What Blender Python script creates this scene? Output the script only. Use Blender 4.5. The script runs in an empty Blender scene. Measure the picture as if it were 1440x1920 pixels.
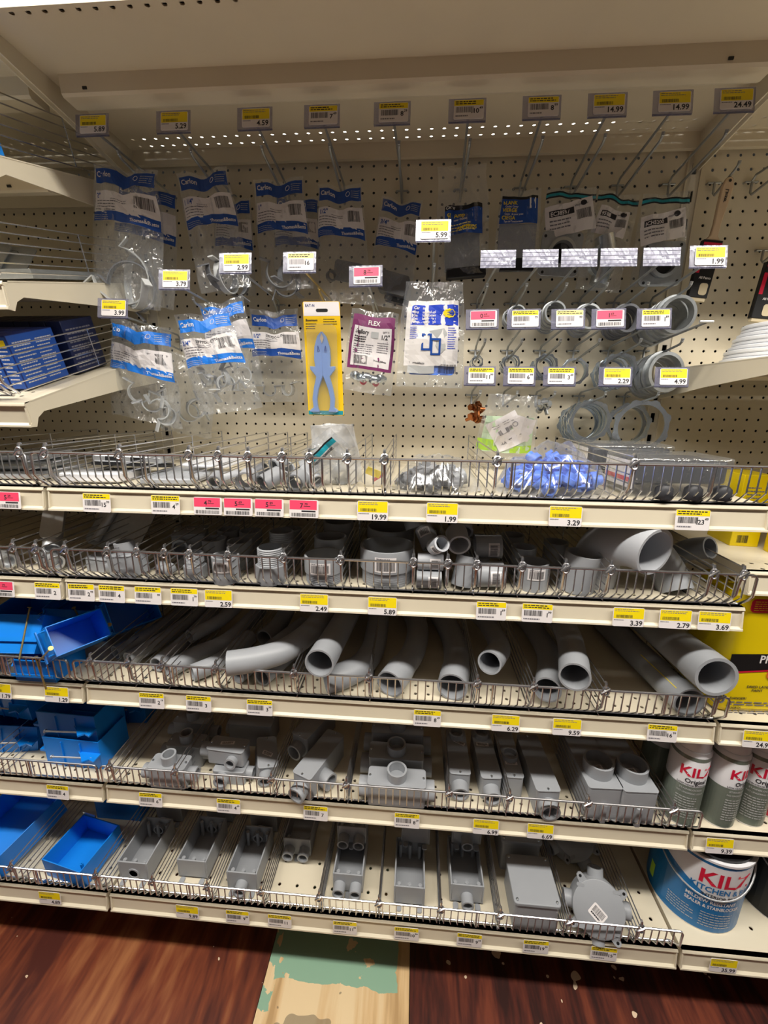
import bpy, math, random
from math import sin, cos, pi, radians as R
from mathutils import Matrix, Vector, noise
S = 0.0254                       # everything below is measured in inches
SC = bpy.context.scene
COL = SC.collection
rnd = random.Random(7)

# ---------------------------------------------------------------- camera
cam_d = bpy.data.cameras.new('camera'); cam = bpy.data.objects.new('camera', cam_d); COL.objects.link(cam)
cam_d.sensor_fit = 'VERTICAL'; cam_d.sensor_height = 36.0; cam_d.lens = 14.8357; cam_d.clip_start = 0.01
cam.matrix_world = Matrix(((0.99699379, -0.02897147, 0.07186125, 25.8617*S),
                           (0.07687243, 0.25379656, -0.96419808, -42.6762*S),
                           (0.00969609, 0.96682364, 0.25526071, 47.9126*S),
                           (0, 0, 0, 1)))
SC.camera = cam
# ---------------------------------------------------------------- light
SC.view_settings.view_transform = 'Standard'; SC.view_settings.look = 'None'
SC.view_settings.gamma = 1; SC.view_settings.use_curve_mapping = False
SC.view_settings.exposure = 0.0
W = bpy.data.worlds.new('world'); SC.world = W; W.use_nodes = True
W.node_tree.nodes['Background'].inputs[0].default_value = (1.0, 0.96, 0.92, 1)
W.node_tree.nodes['Background'].inputs[1].default_value = 0.035
def area(name, X, D, Z, lx, ly, power, col=(1, .955, .88)):
    l = bpy.data.lights.new(name, 'AREA'); l.shape = 'RECTANGLE'; l.size = lx*S; l.size_y = ly*S
    l.energy = power; l.color = col
    o = bpy.data.objects.new(name, l); COL.objects.link(o); o.location = (X*S, -D*S, Z*S)
    return o
area('fluorescent_tube_light', 24, 38.5, 88, 190, 5, 82)
area('far_aisle_tube_light', 24, -38, 88, 190, 22, 75)
up_ = area('tube_uplight', 24, 40, 90.5, 190, 5, 18); up_.rotation_euler = (pi, 0, 0)

# ---------------------------------------------------------------- materials
MATS = {}
def srgb(h):
    if isinstance(h, str):
        h = tuple(int(h[i:i+2], 16)/255 for i in (0, 2, 4))
    return tuple((c/12.92 if c <= .04045 else ((c+.055)/1.055)**2.4) for c in h) + (1,)
def mat(name, col, rough=.5, metal=0, noise_amt=0, noise_scale=60, bump=0, bump_scale=200, spec=.5, emit=None):
    m = bpy.data.materials.new(name); m.use_nodes = True; nt = m.node_tree; b = nt.nodes['Principled BSDF']
    c = srgb(col); b.inputs['Base Color'].default_value = c
    b.inputs['Roughness'].default_value = rough; b.inputs['Metallic'].default_value = metal
    b.inputs['Specular IOR Level'].default_value = spec
    tc = nt.nodes.new('ShaderNodeTexCoord')
    if noise_amt:
        n = nt.nodes.new('ShaderNodeTexNoise'); n.inputs['Scale'].default_value = noise_scale; n.inputs['Detail'].default_value = 5
        nt.links.new(tc.outputs['Object'], n.inputs['Vector'])
        mx = nt.nodes.new('ShaderNodeMix'); mx.data_type = 'RGBA'
        mx.inputs['A'].default_value = tuple(v*(1-noise_amt) for v in c[:3])+(1,)
        mx.inputs['B'].default_value = tuple(min(1, v*(1+noise_amt)) for v in c[:3])+(1,)
        nt.links.new(n.outputs['Fac'], mx.inputs['Factor']); nt.links.new(mx.outputs['Result'], b.inputs['Base Color'])
    if bump:
        n2 = nt.nodes.new('ShaderNodeTexNoise'); n2.inputs['Scale'].default_value = bump_scale; n2.inputs['Detail'].default_value = 3
        nt.links.new(tc.outputs['Object'], n2.inputs['Vector'])
        bp = nt.nodes.new('ShaderNodeBump'); bp.inputs['Strength'].default_value = bump; bp.inputs['Distance'].default_value = .001
        nt.links.new(n2.outputs['Fac'], bp.inputs['Height']); nt.links.new(bp.outputs['Normal'], b.inputs['Normal'])
    if emit:
        b.inputs['Emission Color'].default_value = srgb(col); b.inputs['Emission Strength'].default_value = emit
    MATS[name] = m; return m
CREAM = 'dad0b9'
mat('cream', CREAM, .38, noise_amt=.05, noise_scale=9)
mat('pvc', '989ba0', .42, noise_amt=.04, noise_scale=30, bump=.05)
mat('pvc_light', 'b0b3b9', .42, noise_amt=.03, noise_scale=30)
mat('pvc_dark', '6f7176', .45, noise_amt=.06, noise_scale=30)
mat('blue_plastic', '0a7fe0', .35, noise_amt=.04, noise_scale=20)
mat('peri_plastic', '5a86e8', .35)
mat('plier_blue', '86a7e2', .4)
mat('zinc', 'dbe3e9', .25, metal=.95, noise_amt=.15, noise_scale=80, bump=.15, bump_scale=90)
mat('galv', 'b4b8ba', .4, metal=.8, noise_amt=.15, noise_scale=120)
mat('alu', 'c9cbcd', .4, metal=.8, noise_amt=.1)
mat('chrome', 'd2d2d5', .25, metal=.95)
mat('hook_steel', '9fa2a3', .4, metal=.7)
mat('copper', 'a8683c', .3, metal=.9, noise_amt=.4, noise_scale=100)
mat('brass', 'b09a63', .35, metal=.8)
mat('black', '101012', .5)
mat('void', '050505', .9)
mat('ink', '26242a', .7)
mat('ink_soft', '77757c', .7)
mat('white', 'eeeae8', .5)
mat('paper', 'e9e4e4', .6)
mat('yellow', 'f5dc08', .5)
mat('yellow_pale', 'f3e58c', .5)
mat('pink', 'f0486c', .5)
mat('blue_ink', '1a4da4', .45)
mat('blue_ink_lit', '1f7be0', .45)
mat('royal', '2446c8', .45)
mat('navy_shaded', '0e1b45', .5)  # carton navy with the rear row's shade put into the colour
mat('card_yellow', 'f8cb1c', .4)
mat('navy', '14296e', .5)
mat('teal', '1d97a8', .45)
mat('purple', '7c2f63', .5)
mat('red', 'd2183c', .4)
mat('lime', 'b4e04a', .6)
mat('wood_handle', 'd8bfa0', .5, noise_amt=.1, noise_scale=40)
mat('bristle', 'cfc0a0', .9)
mat('can_grey', '6f786e', .35, noise_amt=.05)
mat('label_blue', '0a6fae', .35)
mat('jug_yellow', 'ecd00a', .35)
mat('tube_light', 'fff6e6', .5, emit=5)
mat('natural_plastic', 'e4e6ea', .3)
mat('strap_grey', 'bfc1c1', .35)
mat('pale_green', 'cfe6c4', .6)
mat('white_plastic', 'e8e8ec', .35)
mat('dark_wall', '2b2622', .9)
mat('charcoal', '3b3c41', .45)
mat('far_stock', '67686c', .9, noise_amt=.4, noise_scale=4)
mat('lavender', '7b7a92', .4)
mat('ceiling_white', 'd8d2c8', .8)

def clear_mat(name, tint=(.97, .98, .99), haze=.10, gloss=.16, rough=.14, bstr=.9, scale=55):
    m = bpy.data.materials.new(name); m.use_nodes = True; nt = m.node_tree; nt.nodes.clear()
    N = nt.nodes.new; L = nt.links.new
    out = N('ShaderNodeOutputMaterial'); tr = N('ShaderNodeBsdfTransparent'); tr.inputs[0].default_value = tint+(1,)
    gl = N('ShaderNodeBsdfGlossy'); gl.inputs['Roughness'].default_value = rough; gl.inputs[0].default_value = (1, 1, 1, 1)
    df = N('ShaderNodeBsdfDiffuse'); df.inputs[0].default_value = (.30, .30, .40, 1) if 'plate' in name else (.85, .87, .9, 1)
    tc = N('ShaderNodeTexCoord'); mp = N('ShaderNodeMapping'); mp.inputs['Scale'].default_value = (1, .6, .55)
    no = N('ShaderNodeTexNoise'); no.inputs['Scale'].default_value = scale; no.inputs['Detail'].default_value = 3; no.inputs['Distortion'].default_value = 1.2
    L(tc.outputs['Object'], mp.inputs[0]); L(mp.outputs[0], no.inputs['Vector'])
    bu = N('ShaderNodeBump'); bu.inputs['Strength'].default_value = bstr; bu.inputs['Distance'].default_value = .012
    L(no.outputs['Fac'], bu.inputs['Height'])
    L(bu.outputs[0], gl.inputs['Normal'])
    lw = N('ShaderNodeLayerWeight'); lw.inputs[0].default_value = .25; L(bu.outputs[0], lw.inputs['Normal'])
    ma = N('ShaderNodeMath'); ma.operation = 'MULTIPLY_ADD'; ma.inputs[1].default_value = .45; ma.inputs[2].default_value = gloss
    L(lw.outputs['Facing'], ma.inputs[0])
    m1 = N('ShaderNodeMixShader'); L(ma.outputs[0], m1.inputs[0]); L(tr.outputs[0], m1.inputs[1]); L(gl.outputs[0], m1.inputs[2])
    m2 = N('ShaderNodeMixShader'); m2.inputs[0].default_value = haze; L(m1.outputs[0], m2.inputs[1]); L(df.outputs[0], m2.inputs[2])
    L(m2.outputs[0], out.inputs[0]); MATS[name] = m
clear_mat('clear_bag', haze=.06, gloss=.06, rough=.09, bstr=1, scale=38)
clear_mat('clear_heap', haze=.05, gloss=.05, rough=.13, bstr=.7, scale=16)
clear_mat('milky_bag', haze=.34, gloss=.05, rough=.25)
clear_mat('clear_plate', (.8, .8, .9), haze=.3, gloss=.05, rough=.2, bstr=.1)
clear_mat('blister', haze=.04, gloss=.05, rough=.05, bstr=.15, scale=20)

def holes_mat(name, col, px=1., py=1., r=.125, sx=0., sy=0., wins=None, xlim=None, axis='z', rect=None):
    """painted sheet steel with real see-through holes on a grid (inches, object space)"""
    m = bpy.data.materials.new(name); m.use_nodes = True; nt = m.node_tree; N = nt.nodes.new; L = nt.links.new
    b = nt.nodes['Principled BSDF']; b.inputs['Roughness'].default_value = .4
    tc = N('ShaderNodeTexCoord'); sp = N('ShaderNodeSeparateXYZ'); L(tc.outputs['Object'], sp.inputs[0])
    nz = N('ShaderNodeTexNoise'); nz.inputs['Scale'].default_value = 7; nz.inputs['Detail'].default_value = 6; L(tc.outputs['Object'], nz.inputs['Vector'])
    mx = N('ShaderNodeMix'); mx.data_type = 'RGBA'; c = srgb(col)
    mx.inputs['A'].default_value = tuple(v*.92 for v in c[:3])+(1,); mx.inputs['B'].default_value = tuple(v*1.06 for v in c[:3])+(1,)
    L(nz.outputs['Fac'], mx.inputs['Factor']); L(mx.outputs['Result'], b.inputs['Base Color'])
    def M(op, a, bb=None, c_=None):
        n = N('ShaderNodeMath'); n.operation = op
        for i, v in enumerate((a, bb, c_)):
            if v is None: continue
            if isinstance(v, (int, float)): n.inputs[i].default_value = v
            else: L(v, n.inputs[i])
        return n.outputs[0]
    X = M('MULTIPLY', sp.outputs['X'], 1/S); Y = M('MULTIPLY', sp.outputs['Z' if axis == 'z' else 'Y'], 1/S)
    if axis == 'y': Y = M('MULTIPLY', Y, -1)
    def fr(v, p, s):
        a = M('ADD', M('DIVIDE', M('SUBTRACT', v, s), p), 1000.5)
        return M('MULTIPLY', M('SUBTRACT', M('FRACT', a), .5), p)
    fx, fy = fr(X, px, sx), fr(Y, py, sy)
    if rect:
        h = M('MULTIPLY', M('LESS_THAN', M('ABSOLUTE', M('SUBTRACT', X, sx)), rect[0]), M('LESS_THAN', M('ABSOLUTE', fy), rect[1]))
    else:
        h = M('LESS_THAN', M('ADD', M('MULTIPLY', fx, fx), M('MULTIPLY', fy, fy)), r*r)
    if wins:
        w = None
        for a0, a1 in wins:
            q = M('MULTIPLY', M('GREATER_THAN', Y, a0), M('LESS_THAN', Y, a1)); w = q if w is None else M('ADD', w, q)
        h = M('MULTIPLY', h, w)
    if xlim: h = M('MULTIPLY', h, M('MULTIPLY', M('GREATER_THAN', X, xlim[0]), M('LESS_THAN', X, xlim[1])))
    tr = N('ShaderNodeBsdfTransparent'); ms = N('ShaderNodeMixShader'); L(h, ms.inputs[0]); L(b.outputs[0], ms.inputs[1]); L(tr.outputs[0], ms.inputs[2])
    L(ms.outputs[0], nt.nodes['Material Output'].inputs[0]); MATS[name] = m
holes_mat('pegboard', CREAM, r=.115, sx=.5, sy=.5, wins=[(5, 68)], xlim=(1.2, 46.8), axis='z')
holes_mat('deck', CREAM, r=.13, sx=.35, sy=.0, wins=[(.5, 2.5), (12.5, 14.5)], xlim=(1, 47), axis='y')
holes_mat('deck_top', CREAM, r=.15, sx=.35, sy=.85, wins=[(.4, 2.3), (13.4, 14.4)], xlim=(1, 47), axis='y')
holes_mat('deck_base', CREAM, r=.14, px=1.6, sx=.35, sy=.0, wins=[(.5, 2.5), (12.5, 13.5), (14.5, 15.5)], xlim=(1, 47), axis='y')
holes_mat('slotted', 'cdc5b5', py=2., sy=.6, rect=(.2, .42), axis='z')

# ---------------------------------------------------------------- mesh builder
_txt = {}
def text_geo(s):
    if s in _txt: return _txt[s]
    c = bpy.data.curves.new('t', 'FONT'); c.body = s; c.size = 1.0; c.resolution_u = 2; c.offset = .022
    o = bpy.data.objects.new('t', c); COL.objects.link(o)
    dg = bpy.context.evaluated_depsgraph_get(); me = bpy.data.meshes.new_from_object(o.evaluated_get(dg))
    vs = [(v.co.x, v.co.y) for v in me.vertices]; fs = [tuple(p.vertices) for p in me.polygons]
    w = max([v[0] for v in vs] or [0])
    bpy.data.objects.remove(o); bpy.data.curves.remove(c); bpy.data.meshes.remove(me)
    _txt[s] = (vs, fs, w); return _txt[s]

class MB:
    def __init__(s): s.v = []; s.f = []; s.m = []; s.names = []; s.M = Matrix.Identity(4)
    def mi(s, name):
        if name not in s.names: s.names.append(name)
        return s.names.index(name)
    def add(s, vs, fs, m):
        k = len(s.v); i = s.mi(m)
        s.v += [tuple(s.M @ Vector(p)) for p in vs]; s.f += [tuple(k+a for a in f) for f in fs]; s.m += [i]*len(fs); return s
    def box(s, x0, x1, y0, y1, z0, z1, m, top=None):
        # y is depth: y0 nearest the viewer (negative), top=(dx,dy) shrinks the top face
        a, b = top or (0, 0)
        vs = [(x0, y0, z0), (x1, y0, z0), (x1, y1, z0), (x0, y1, z0), (x0+a, y0+b, z1), (x1-a, y0+b, z1), (x1-a, y1-b, z1), (x0+a, y1-b, z1)]
        return s.add(vs, [(3, 2, 1, 0), (4, 5, 6, 7), (0, 1, 5, 4), (1, 2, 6, 5), (2, 3, 7, 6), (3, 0, 4, 7)], m)
    def rbox(s, x0, x1, y0, y1, z0, z1, m, r=.15, n=3, plane='xy'):
        # prism of a rounded rectangle; plane names the rounded outline
        if plane == 'xy': a0, a1, b0, b1, c0, c1 = x0, x1, y0, y1, z0, z1
        elif plane == 'xz': a0, a1, b0, b1, c0, c1 = x0, x1, z0, z1, y0, y1
        else: a0, a1, b0, b1, c0, c1 = y0, y1, z0, z1, x0, x1
        o = []
        for cx, cy, t0 in ((a1-r, b1-r, 0), (a0+r, b1-r, 90), (a0+r, b0+r, 180), (a1-r, b0+r, 270)):
            for k in range(n+1):
                t = R(t0+90*k/n); o.append((cx+r*cos(t), cy+r*sin(t)))
        return s.prism(o, c0, c1, m, plane)
    def prism(s, o, c0, c1, m, plane='xy'):
        def P(a, b, c): return (a, b, c) if plane == 'xy' else ((a, c, b) if plane == 'xz' else (c, a, b))
        n = len(o); vs = [P(a, b, c0) for a, b in o]+[P(a, b, c1) for a, b in o]
        fs = [(i, (i+1) % n, n+(i+1) % n, n+i) for i in range(n)]+[tuple(range(n))[::-1], tuple(range(n, 2*n))]
        return s.add(vs, fs, m)
    def sweep(s, path, rad, m, n=10, inner=None, cap=True, closed=False):
        P = [Vector(p) for p in path]; N = len(P)
        rr = rad if isinstance(rad, (list, tuple)) else [rad]*N
        T = []
        for i in range(N):
            if closed: d = P[(i+1) % N]-P[i-1]
            else: d = P[min(i+1, N-1)]-P[max(i-1, 0)]
            if d.length < 1e-9: d = T[-1] if T else Vector((0, 0, 1))
            T.append(d.normalized())
        up = Vector((0, 0, 1)) if abs(T[0].z) < .9 else Vector((0, 1, 0))
        A = (up-T[0]*up.dot(T[0])).normalized(); fr = []
        for i in range(N):
            A = (A-T[i]*A.dot(T[i])).normalized(); fr.append((A.copy(), T[i].cross(A)))
        def rings(rs, flip):
            vs = []
            for i in range(N):
                a, b = fr[i]
                for k in range(n):
                    t = 2*pi*k/n; vs.append(P[i]+a*(rs[i]*cos(t))+b*(rs[i]*sin(t)))
            fs = []
            for i in range(N if closed else N-1):
                j = (i+1) % N
                for k in range(n):
                    k2 = (k+1) % n; q = (i*n+k, i*n+k2, j*n+k2, j*n+k); fs.append(q[::-1] if flip else q)
            return vs, fs
        vs, fs = rings(rr, False)
        if inner is not None:
            ri = inner if isinstance(inner, (list, tuple)) else [inner]*N
            v2, f2 = rings(ri, True); k0 = len(vs); vs += v2; fs += [tuple(k0+a for a in f) for f in f2]
            for e in (0, N-1):
                for k in range(n):
                    k2 = (k+1) % n; q = (e*n+k, e*n+k2, k0+e*n+k2, k0+e*n+k); fs.append(q if e else q[::-1])
        elif cap and not closed:
            fs += [tuple(range(n))[::-1], tuple((N-1)*n+k for k in range(n))]
        return s.add(vs, fs, m)
    def lathe(s, prof, m, c=(0, 0, 0), n=28, axis='z'):
        # prof: (radius, height) pairs
        vs = []; fs = []
        for r, h in prof:
            for k in range(n):
                t = 2*pi*k/n; a, b = r*cos(t), r*sin(t)
                p = (a, b, h) if axis == 'z' else ((a, -h, b) if axis == 'y' else (h, a, b))
                vs.append((p[0]+c[0], p[1]+c[1], p[2]+c[2]))
        for i in range(len(prof)-1):
            for k in range(n):
                k2 = (k+1) % n; fs.append((i*n+k, i*n+k2, (i+1)*n+k2, (i+1)*n+k))
        return s.add(vs, fs, m)
    def sheet(s, fn, nu, nv, m, u0=0, u1=1, v0=0, v1=1):
        vs = [fn(u0+(u1-u0)*i/nu, v0+(v1-v0)*j/nv) for j in range(nv+1) for i in range(nu+1)]
        fs = [(j*(nu+1)+i, j*(nu+1)+i+1, (j+1)*(nu+1)+i+1, (j+1)*(nu+1)+i) for j in range(nv) for i in range(nu)]
        return s.add(vs, fs, m)
    def text(s, t, fn, x, y, h, m, align='l', maxw=None):
        vs, fs, w = text_geo(t); k = h/.72; kx = k
        if maxw and w*k > maxw: kx = maxw/w
        if align == 'r': x -= w*kx
        if align == 'c': x -= w*kx/2
        return s.add([fn(x+a*kx, y+b*k) for a, b in vs], fs, m)
    def rect(s, fn, x0, x1, y0, y1, m, nx=1):
        vs = []; fs = []
        for i in range(nx+1):
            x = x0+(x1-x0)*i/nx; vs += [fn(x, y0), fn(x, y1)]
        for i in range(nx): fs.append((2*i, 2*i+2, 2*i+3, 2*i+1))
        return s.add(vs, fs, m)
    def barcode(s, fn, x0, x1, y0, y1, m, seed=1):
        r_ = random.Random(seed); x = x0; w = (x1-x0)
        while x < x1:
            b = w*r_.choice((.012, .02, .03)); s.rect(fn, x, min(x+b, x1), y0, y1, m); x += b+w*r_.choice((.012, .02, .028))
    def lines(s, fn, x0, x1, y0, y1, n, m, seed=1, fill=.42, nx=1):
        # illegible small print: rows of short strokes
        r_ = random.Random(seed); p = (y1-y0)/n
        for i in range(n):
            y = y1-p*(i+.7); x = x0; end = x0+(x1-x0)*r_.uniform(.7, 1)
            while x < end:
                w = (x1-x0)*r_.uniform(.05, .16); s.rect(fn, x, min(x+w, end), y, y+p*fill, m, nx); x += w+(x1-x0)*.025

def mesh_of(mb, name, smooth=40):
    me = bpy.data.meshes.new(name)
    me.from_pydata([(a*S, b*S, c*S) for a, b, c in mb.v], [], mb.f)
    for nme in mb.names: me.materials.append(MATS[nme])
    me.polygons.foreach_set('material_index', mb.m)
    if smooth:
        me.polygons.foreach_set('use_smooth', [True]*len(me.polygons))
        me.update(); me.set_sharp_from_angle(angle=R(smooth))
    me.update(); return me
def place(o, loc, rot):
    o.location = (loc[0]*S, -loc[1]*S, loc[2]*S); o.rotation_euler = tuple(R(a) for a in rot)
def tag(o, label, cat, group=None, kind=None):
    if label: o['label'] = label
    if cat: o['category'] = cat
    if group: o['group'] = group
    if kind: o['kind'] = kind
def thing(name, label, cat, loc=(0, 0, 0), rot=(0, 0, 0), group=None):
    o = bpy.data.objects.new(name, None); o.empty_display_size = .01; COL.objects.link(o); place(o, loc, rot); tag(o, label, cat, group); return o
def part(name, mb, parent, label=None, loc=None, rot=(0, 0, 0), smooth=40, bevel=0):
    o = bpy.data.objects.new(name, mesh_of(mb, name, smooth)); COL.objects.link(o); o.parent = parent
    if loc: place(o, loc, rot)
    if label: o['label'] = label
    if bevel: bev(o, bevel)
    return o
def bev(o, w):
    b = o.modifiers.new('bevel', 'BEVEL'); b.width = w*S; b.segments = 2; b.limit_method = 'ANGLE'; b.angle_limit = R(50)
def solo(name, mb, label, cat, loc=(0, 0, 0), rot=(0, 0, 0), group=None, smooth=40, bevel=0):
    o = bpy.data.objects.new(name, mesh_of(mb, name, smooth)); COL.objects.link(o); place(o, loc, rot); tag(o, label, cat, group)
    if bevel: bev(o, bevel)
    return o
def struct(name, mb, loc=(0, 0, 0)):
    o = bpy.data.objects.new(name, mesh_of(mb, name, 0)); COL.objects.link(o); place(o, loc, (0, 0, 0)); o['kind'] = 'structure'; return o
def dup(root, loc, rot=None, label=None, group=None):
    r = root.copy(); COL.objects.link(r); r.location = (loc[0]*S, -loc[1]*S, loc[2]*S)
    if rot is not None: r.rotation_euler = tuple(R(a) for a in rot)
    if label: r['label'] = label
    if group: r['group'] = group
    for ch in list(root.children):
        c = ch.copy(); COL.objects.link(c); c.parent = r
        for g in ch.children:
            d = g.copy(); COL.objects.link(d); d.parent = c
    return r

# ---------------------------------------------------------------- floor (old plywood sheets)
def wood_mat(name, c1, c2, c3, scale, spots=None, grain=(1.0, .07)):
    m = bpy.data.materials.new(name); m.use_nodes = True; nt = m.node_tree; N = nt.nodes.new; L = nt.links.new
    b = nt.nodes['Principled BSDF']; b.inputs['Roughness'].default_value = .42
    tc = N('ShaderNodeTexCoord'); mp = N('ShaderNodeMapping'); mp.inputs['Scale'].default_value = (grain[0], grain[1], 1)
    L(tc.outputs['Object'], mp.inputs[0])
    n1 = N('ShaderNodeTexNoise'); n1.inputs['Scale'].default_value = scale; n1.inputs['Detail'].default_value = 4; n1.inputs['Distortion'].default_value = 1.1; L(mp.outputs[0], n1.inputs['Vector'])
    n2 = N('ShaderNodeTexNoise'); n2.inputs['Scale'].default_value = scale*9; n2.inputs['Detail'].default_value = 6; L(mp.outputs[0], n2.inputs['Vector'])
    ad = N('ShaderNodeMath'); ad.operation = 'MULTIPLY_ADD'; ad.inputs[1].default_value = .35; L(n2.outputs['Fac'], ad.inputs[0]); L(n1.outputs['Fac'], ad.inputs[2])
    cr = N('ShaderNodeValToRGB'); e = cr.color_ramp.elements
    e[0].position = .54; e[0].color = srgb(c1); e[1].position = .82; e[1].color = srgb(c3); k = e.new(.66); k.color = srgb(c2)
    L(ad.outputs[0], cr.inputs[0]); col = cr.outputs[0]
    if spots:
        v = N('ShaderNodeTexNoise'); v.inputs['Scale'].default_value = spots[1]; v.inputs['Detail'].default_value = 1.5; L(tc.outputs['Object'], v.inputs['Vector'])
        gt = N('ShaderNodeMath'); gt.operation = 'GREATER_THAN'; gt.inputs[1].default_value = spots[2]; L(v.outputs['Fac'], gt.inputs[0])
        mx = N('ShaderNodeMix'); mx.data_type = 'RGBA'; mx.inputs['B'].default_value = srgb(spots[0]); L(gt.outputs[0], mx.inputs['Factor']); L(col, mx.inputs['A']); col = mx.outputs['Result']
    L(col, b.inputs['Base Color'])
    bu = N('ShaderNodeBump'); bu.inputs['Strength'].default_value = .25; bu.inputs['Distance'].default_value = .001; L(n2.outputs['Fac'], bu.inputs['Height']); L(bu.outputs[0], b.inputs['Normal'])
    MATS[name] = m; return m
wood_mat('ply_red', '45190f', '70351d', '98603a', 7, ('cbb49a', 60, .76), grain=(1.0, .16))
wood_mat('ply_dark', '2c0f0a', '4a1d13', '6b321f', 16, ('d8c0a4', 30, .70), grain=(1.0, .13))
def worn_board():
    m = wood_mat('ply_worn', 'b08f63', 'cfae80', 'dcc39a', 12); nt = m.node_tree; N = nt.nodes.new; L = nt.links.new
    b = nt.nodes['Principled BSDF']; src = b.inputs['Base Color'].links[0].from_socket
    tc = N('ShaderNodeTexCoord'); sp = N('ShaderNodeSeparateXYZ'); L(tc.outputs['Object'], sp.inputs[0])
    nz = N('ShaderNodeTexNoise'); nz.inputs['Scale'].default_value = 14; nz.inputs['Detail'].default_value = 6; L(tc.outputs['Object'], nz.inputs['Vector'])
    def M(op, a, bb):
        n = N('ShaderNodeMath'); n.operation = op
        for i, v in enumerate((a, bb)):
            if isinstance(v, (int, float)): n.inputs[i].default_value = v
            else: L(v, n.inputs[i])
        return n.outputs[0]
    Y = M('MULTIPLY', sp.outputs['Y'], -1/S); X = M('MULTIPLY', sp.outputs['X'], 1/S); j = M('MULTIPLY', M('SUBTRACT', nz.outputs['Fac'], .5), 1.6)
    Yj = M('ADD', Y, j); Xj = M('ADD', X, j)
    band = M('MULTIPLY', M('MULTIPLY', M('LESS_THAN', Yj, 17.7), M('GREATER_THAN', Xj, 14.5)), M('LESS_THAN', Xj, 25.6))
    patch = M('GREATER_THAN', nz.outputs['Fac'], .58)
    cut = M('LESS_THAN', nz.outputs['Fac'], .62)
    t = M('MAXIMUM', M('MULTIPLY', band, cut), M('MULTIPLY', patch, M('LESS_THAN', Xj, 14.9)))
    mx = N('ShaderNodeMix'); mx.data_type = 'RGBA'; mx.inputs['B'].default_value = srgb('86a890'); L(t, mx.inputs['Factor']); L(src, mx.inputs['A'])
    n2 = N('ShaderNodeTexNoise'); n2.inputs['Scale'].default_value = 9; mp = N('ShaderNodeMapping'); mp.inputs['Location'].default_value = (3, 1, 0); L(tc.outputs['Object'], mp.inputs[0]); L(mp.outputs[0], n2.inputs['Vector'])
    st = M('MULTIPLY', M('GREATER_THAN', n2.outputs['Fac'], .63), .6)
    m2 = N('ShaderNodeMix'); m2.data_type = 'RGBA'; m2.inputs['B'].default_value = srgb('5b5346'); L(st, m2.inputs['Factor']); L(mx.outputs['Result'], m2.inputs['A'])
    L(m2.outputs['Result'], b.inputs['Base Color'])
worn_board()
mb = MB()
F0 = -2.1
mb.box(-70, 13.7, -110, 60, F0-1, F0, 'ply_red'); mb.box(13.75, 26.62, -110, 60, F0-1, F0, 'ply_worn'); mb.box(26.68, 120, -110, 60, F0-1, F0, 'ply_dark')
mb.box(-70, 120, -110, 60, F0-2, F0-1.01, 'void')
struct('floor', mb)
mb = MB(); mb.box(-70, 120, -110, 60, 96, 98, 'ceiling_white'); struct('ceiling', mb)
mb = MB(); mb.box(-70, 120, 60, 62, F0, 96, 'ceiling_white'); struct('wall_back', mb)
mb = MB(); mb.box(-70, 120, -112, -110, F0, 96, 'far_stock'); struct('wall_front', mb)
# ---------------------------------------------------------------- gondola fixture
for k, nm in ((-1, 'left'), (0, 'middle'), (1, 'right')):
    mb = MB(); mb.box(.62, 47.38, 0, .06, 4, 69.1, 'pegboard'); mb.box(.62, 47.38, -.25, .1, 68.0, 68.9, 'cream')
    solo('pegboard_panel', mb, 'cream steel pegboard back panel of the %s shelving bay' % nm, 'pegboard panel', (48*k, 0, 0), smooth=0)
mb = MB(); mb.box(-60, 110, 3.0, 3.2, -2, 69.3, 'void'); solo('backing_panel', mb, 'dark backing board seen only through the pegboard holes', 'panel', smooth=0)
for k, nm in ((0, 'left'), (1, 'right')):
    mb = MB(); mb.box(-.6, .6, -.12, .0, -2, 69, 'slotted')
    for a in (-.62, .5): mb.box(a, a+.12, -.22, 0, 3, 69, 'cream')
    solo('slotted_upright', mb, 'cream slotted steel upright on the %s side of the middle bay' % nm, 'upright', (48*k, 0, 0), smooth=0)

def lip(mb, x0, x1, D, h=1.6):
    # price channel: face leaning outward with a small bottom flange, profile in (y,z)
    pr = [(-D+.45, 0), (-D+.1, 0), (-D, -.12), (-D-.02, -.2), (-D+.12, -.3), (-D-.02, -h+.25), (-D-.2, -h+.12), (-D-.22, -h), (-D+.05, -h), (-D+.2, -h+.2), (-D+.24, -.25), (-D+.45, -.1)]
    mb.prism(pr, x0, x1, 'cream', 'yz')
def shelf(label, X0, z, D=15.6, slope=0, hole='deck', x1=47.85, x0=.15, brk=True, lh=1.6):
    t = thing('gondola_shelf', label, 'shelf', (X0, .3 if not slope else .8, z), (slope, 0, 0))
    mb = MB(); mb.box(x0, x1, -D+.4, 0, -.07, 0, hole); mb.box(x0, x1, -.4, 0, -1.2, -.07, 'cream')
    mb.prism([(-9.3, -.07), (-9.25, -1.1), (-9.1, -1.25), (-7.9, -1.3), (-7.6, -1.2), (-7.5, -.07)], x0+1, x1-1, 'cream', 'yz')
    for xx in (2.9, 44.1): mb.box(xx-.15, xx+.15, -9.33, -9.2, -.95, -.8, 'black')
    part('deck', mb, t, smooth=0)
    mb = MB(); lip(mb, x0, x1, D-.3, lh); part('price_channel', mb, t, smooth=30)
    for s_, xx in ((-1, x0+.02), (1, x1-.12)):
        mb = MB(); mb.prism([(0, -.05), (-D+.9, -.05), (-D+.35, -.1), (-D+.1, -lh), (-D+.55, -lh-.12), (-D+.95, -lh*.75), (-D+1.6, -.95), (-6, -1.75), (0, -2.6)], xx, xx+.1, 'cream', 'yz')
        part('bracket', mb, t, smooth=0)
    return t
DK = [41.8, 34.9, 25.8, 15.8, 5.8]
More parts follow.
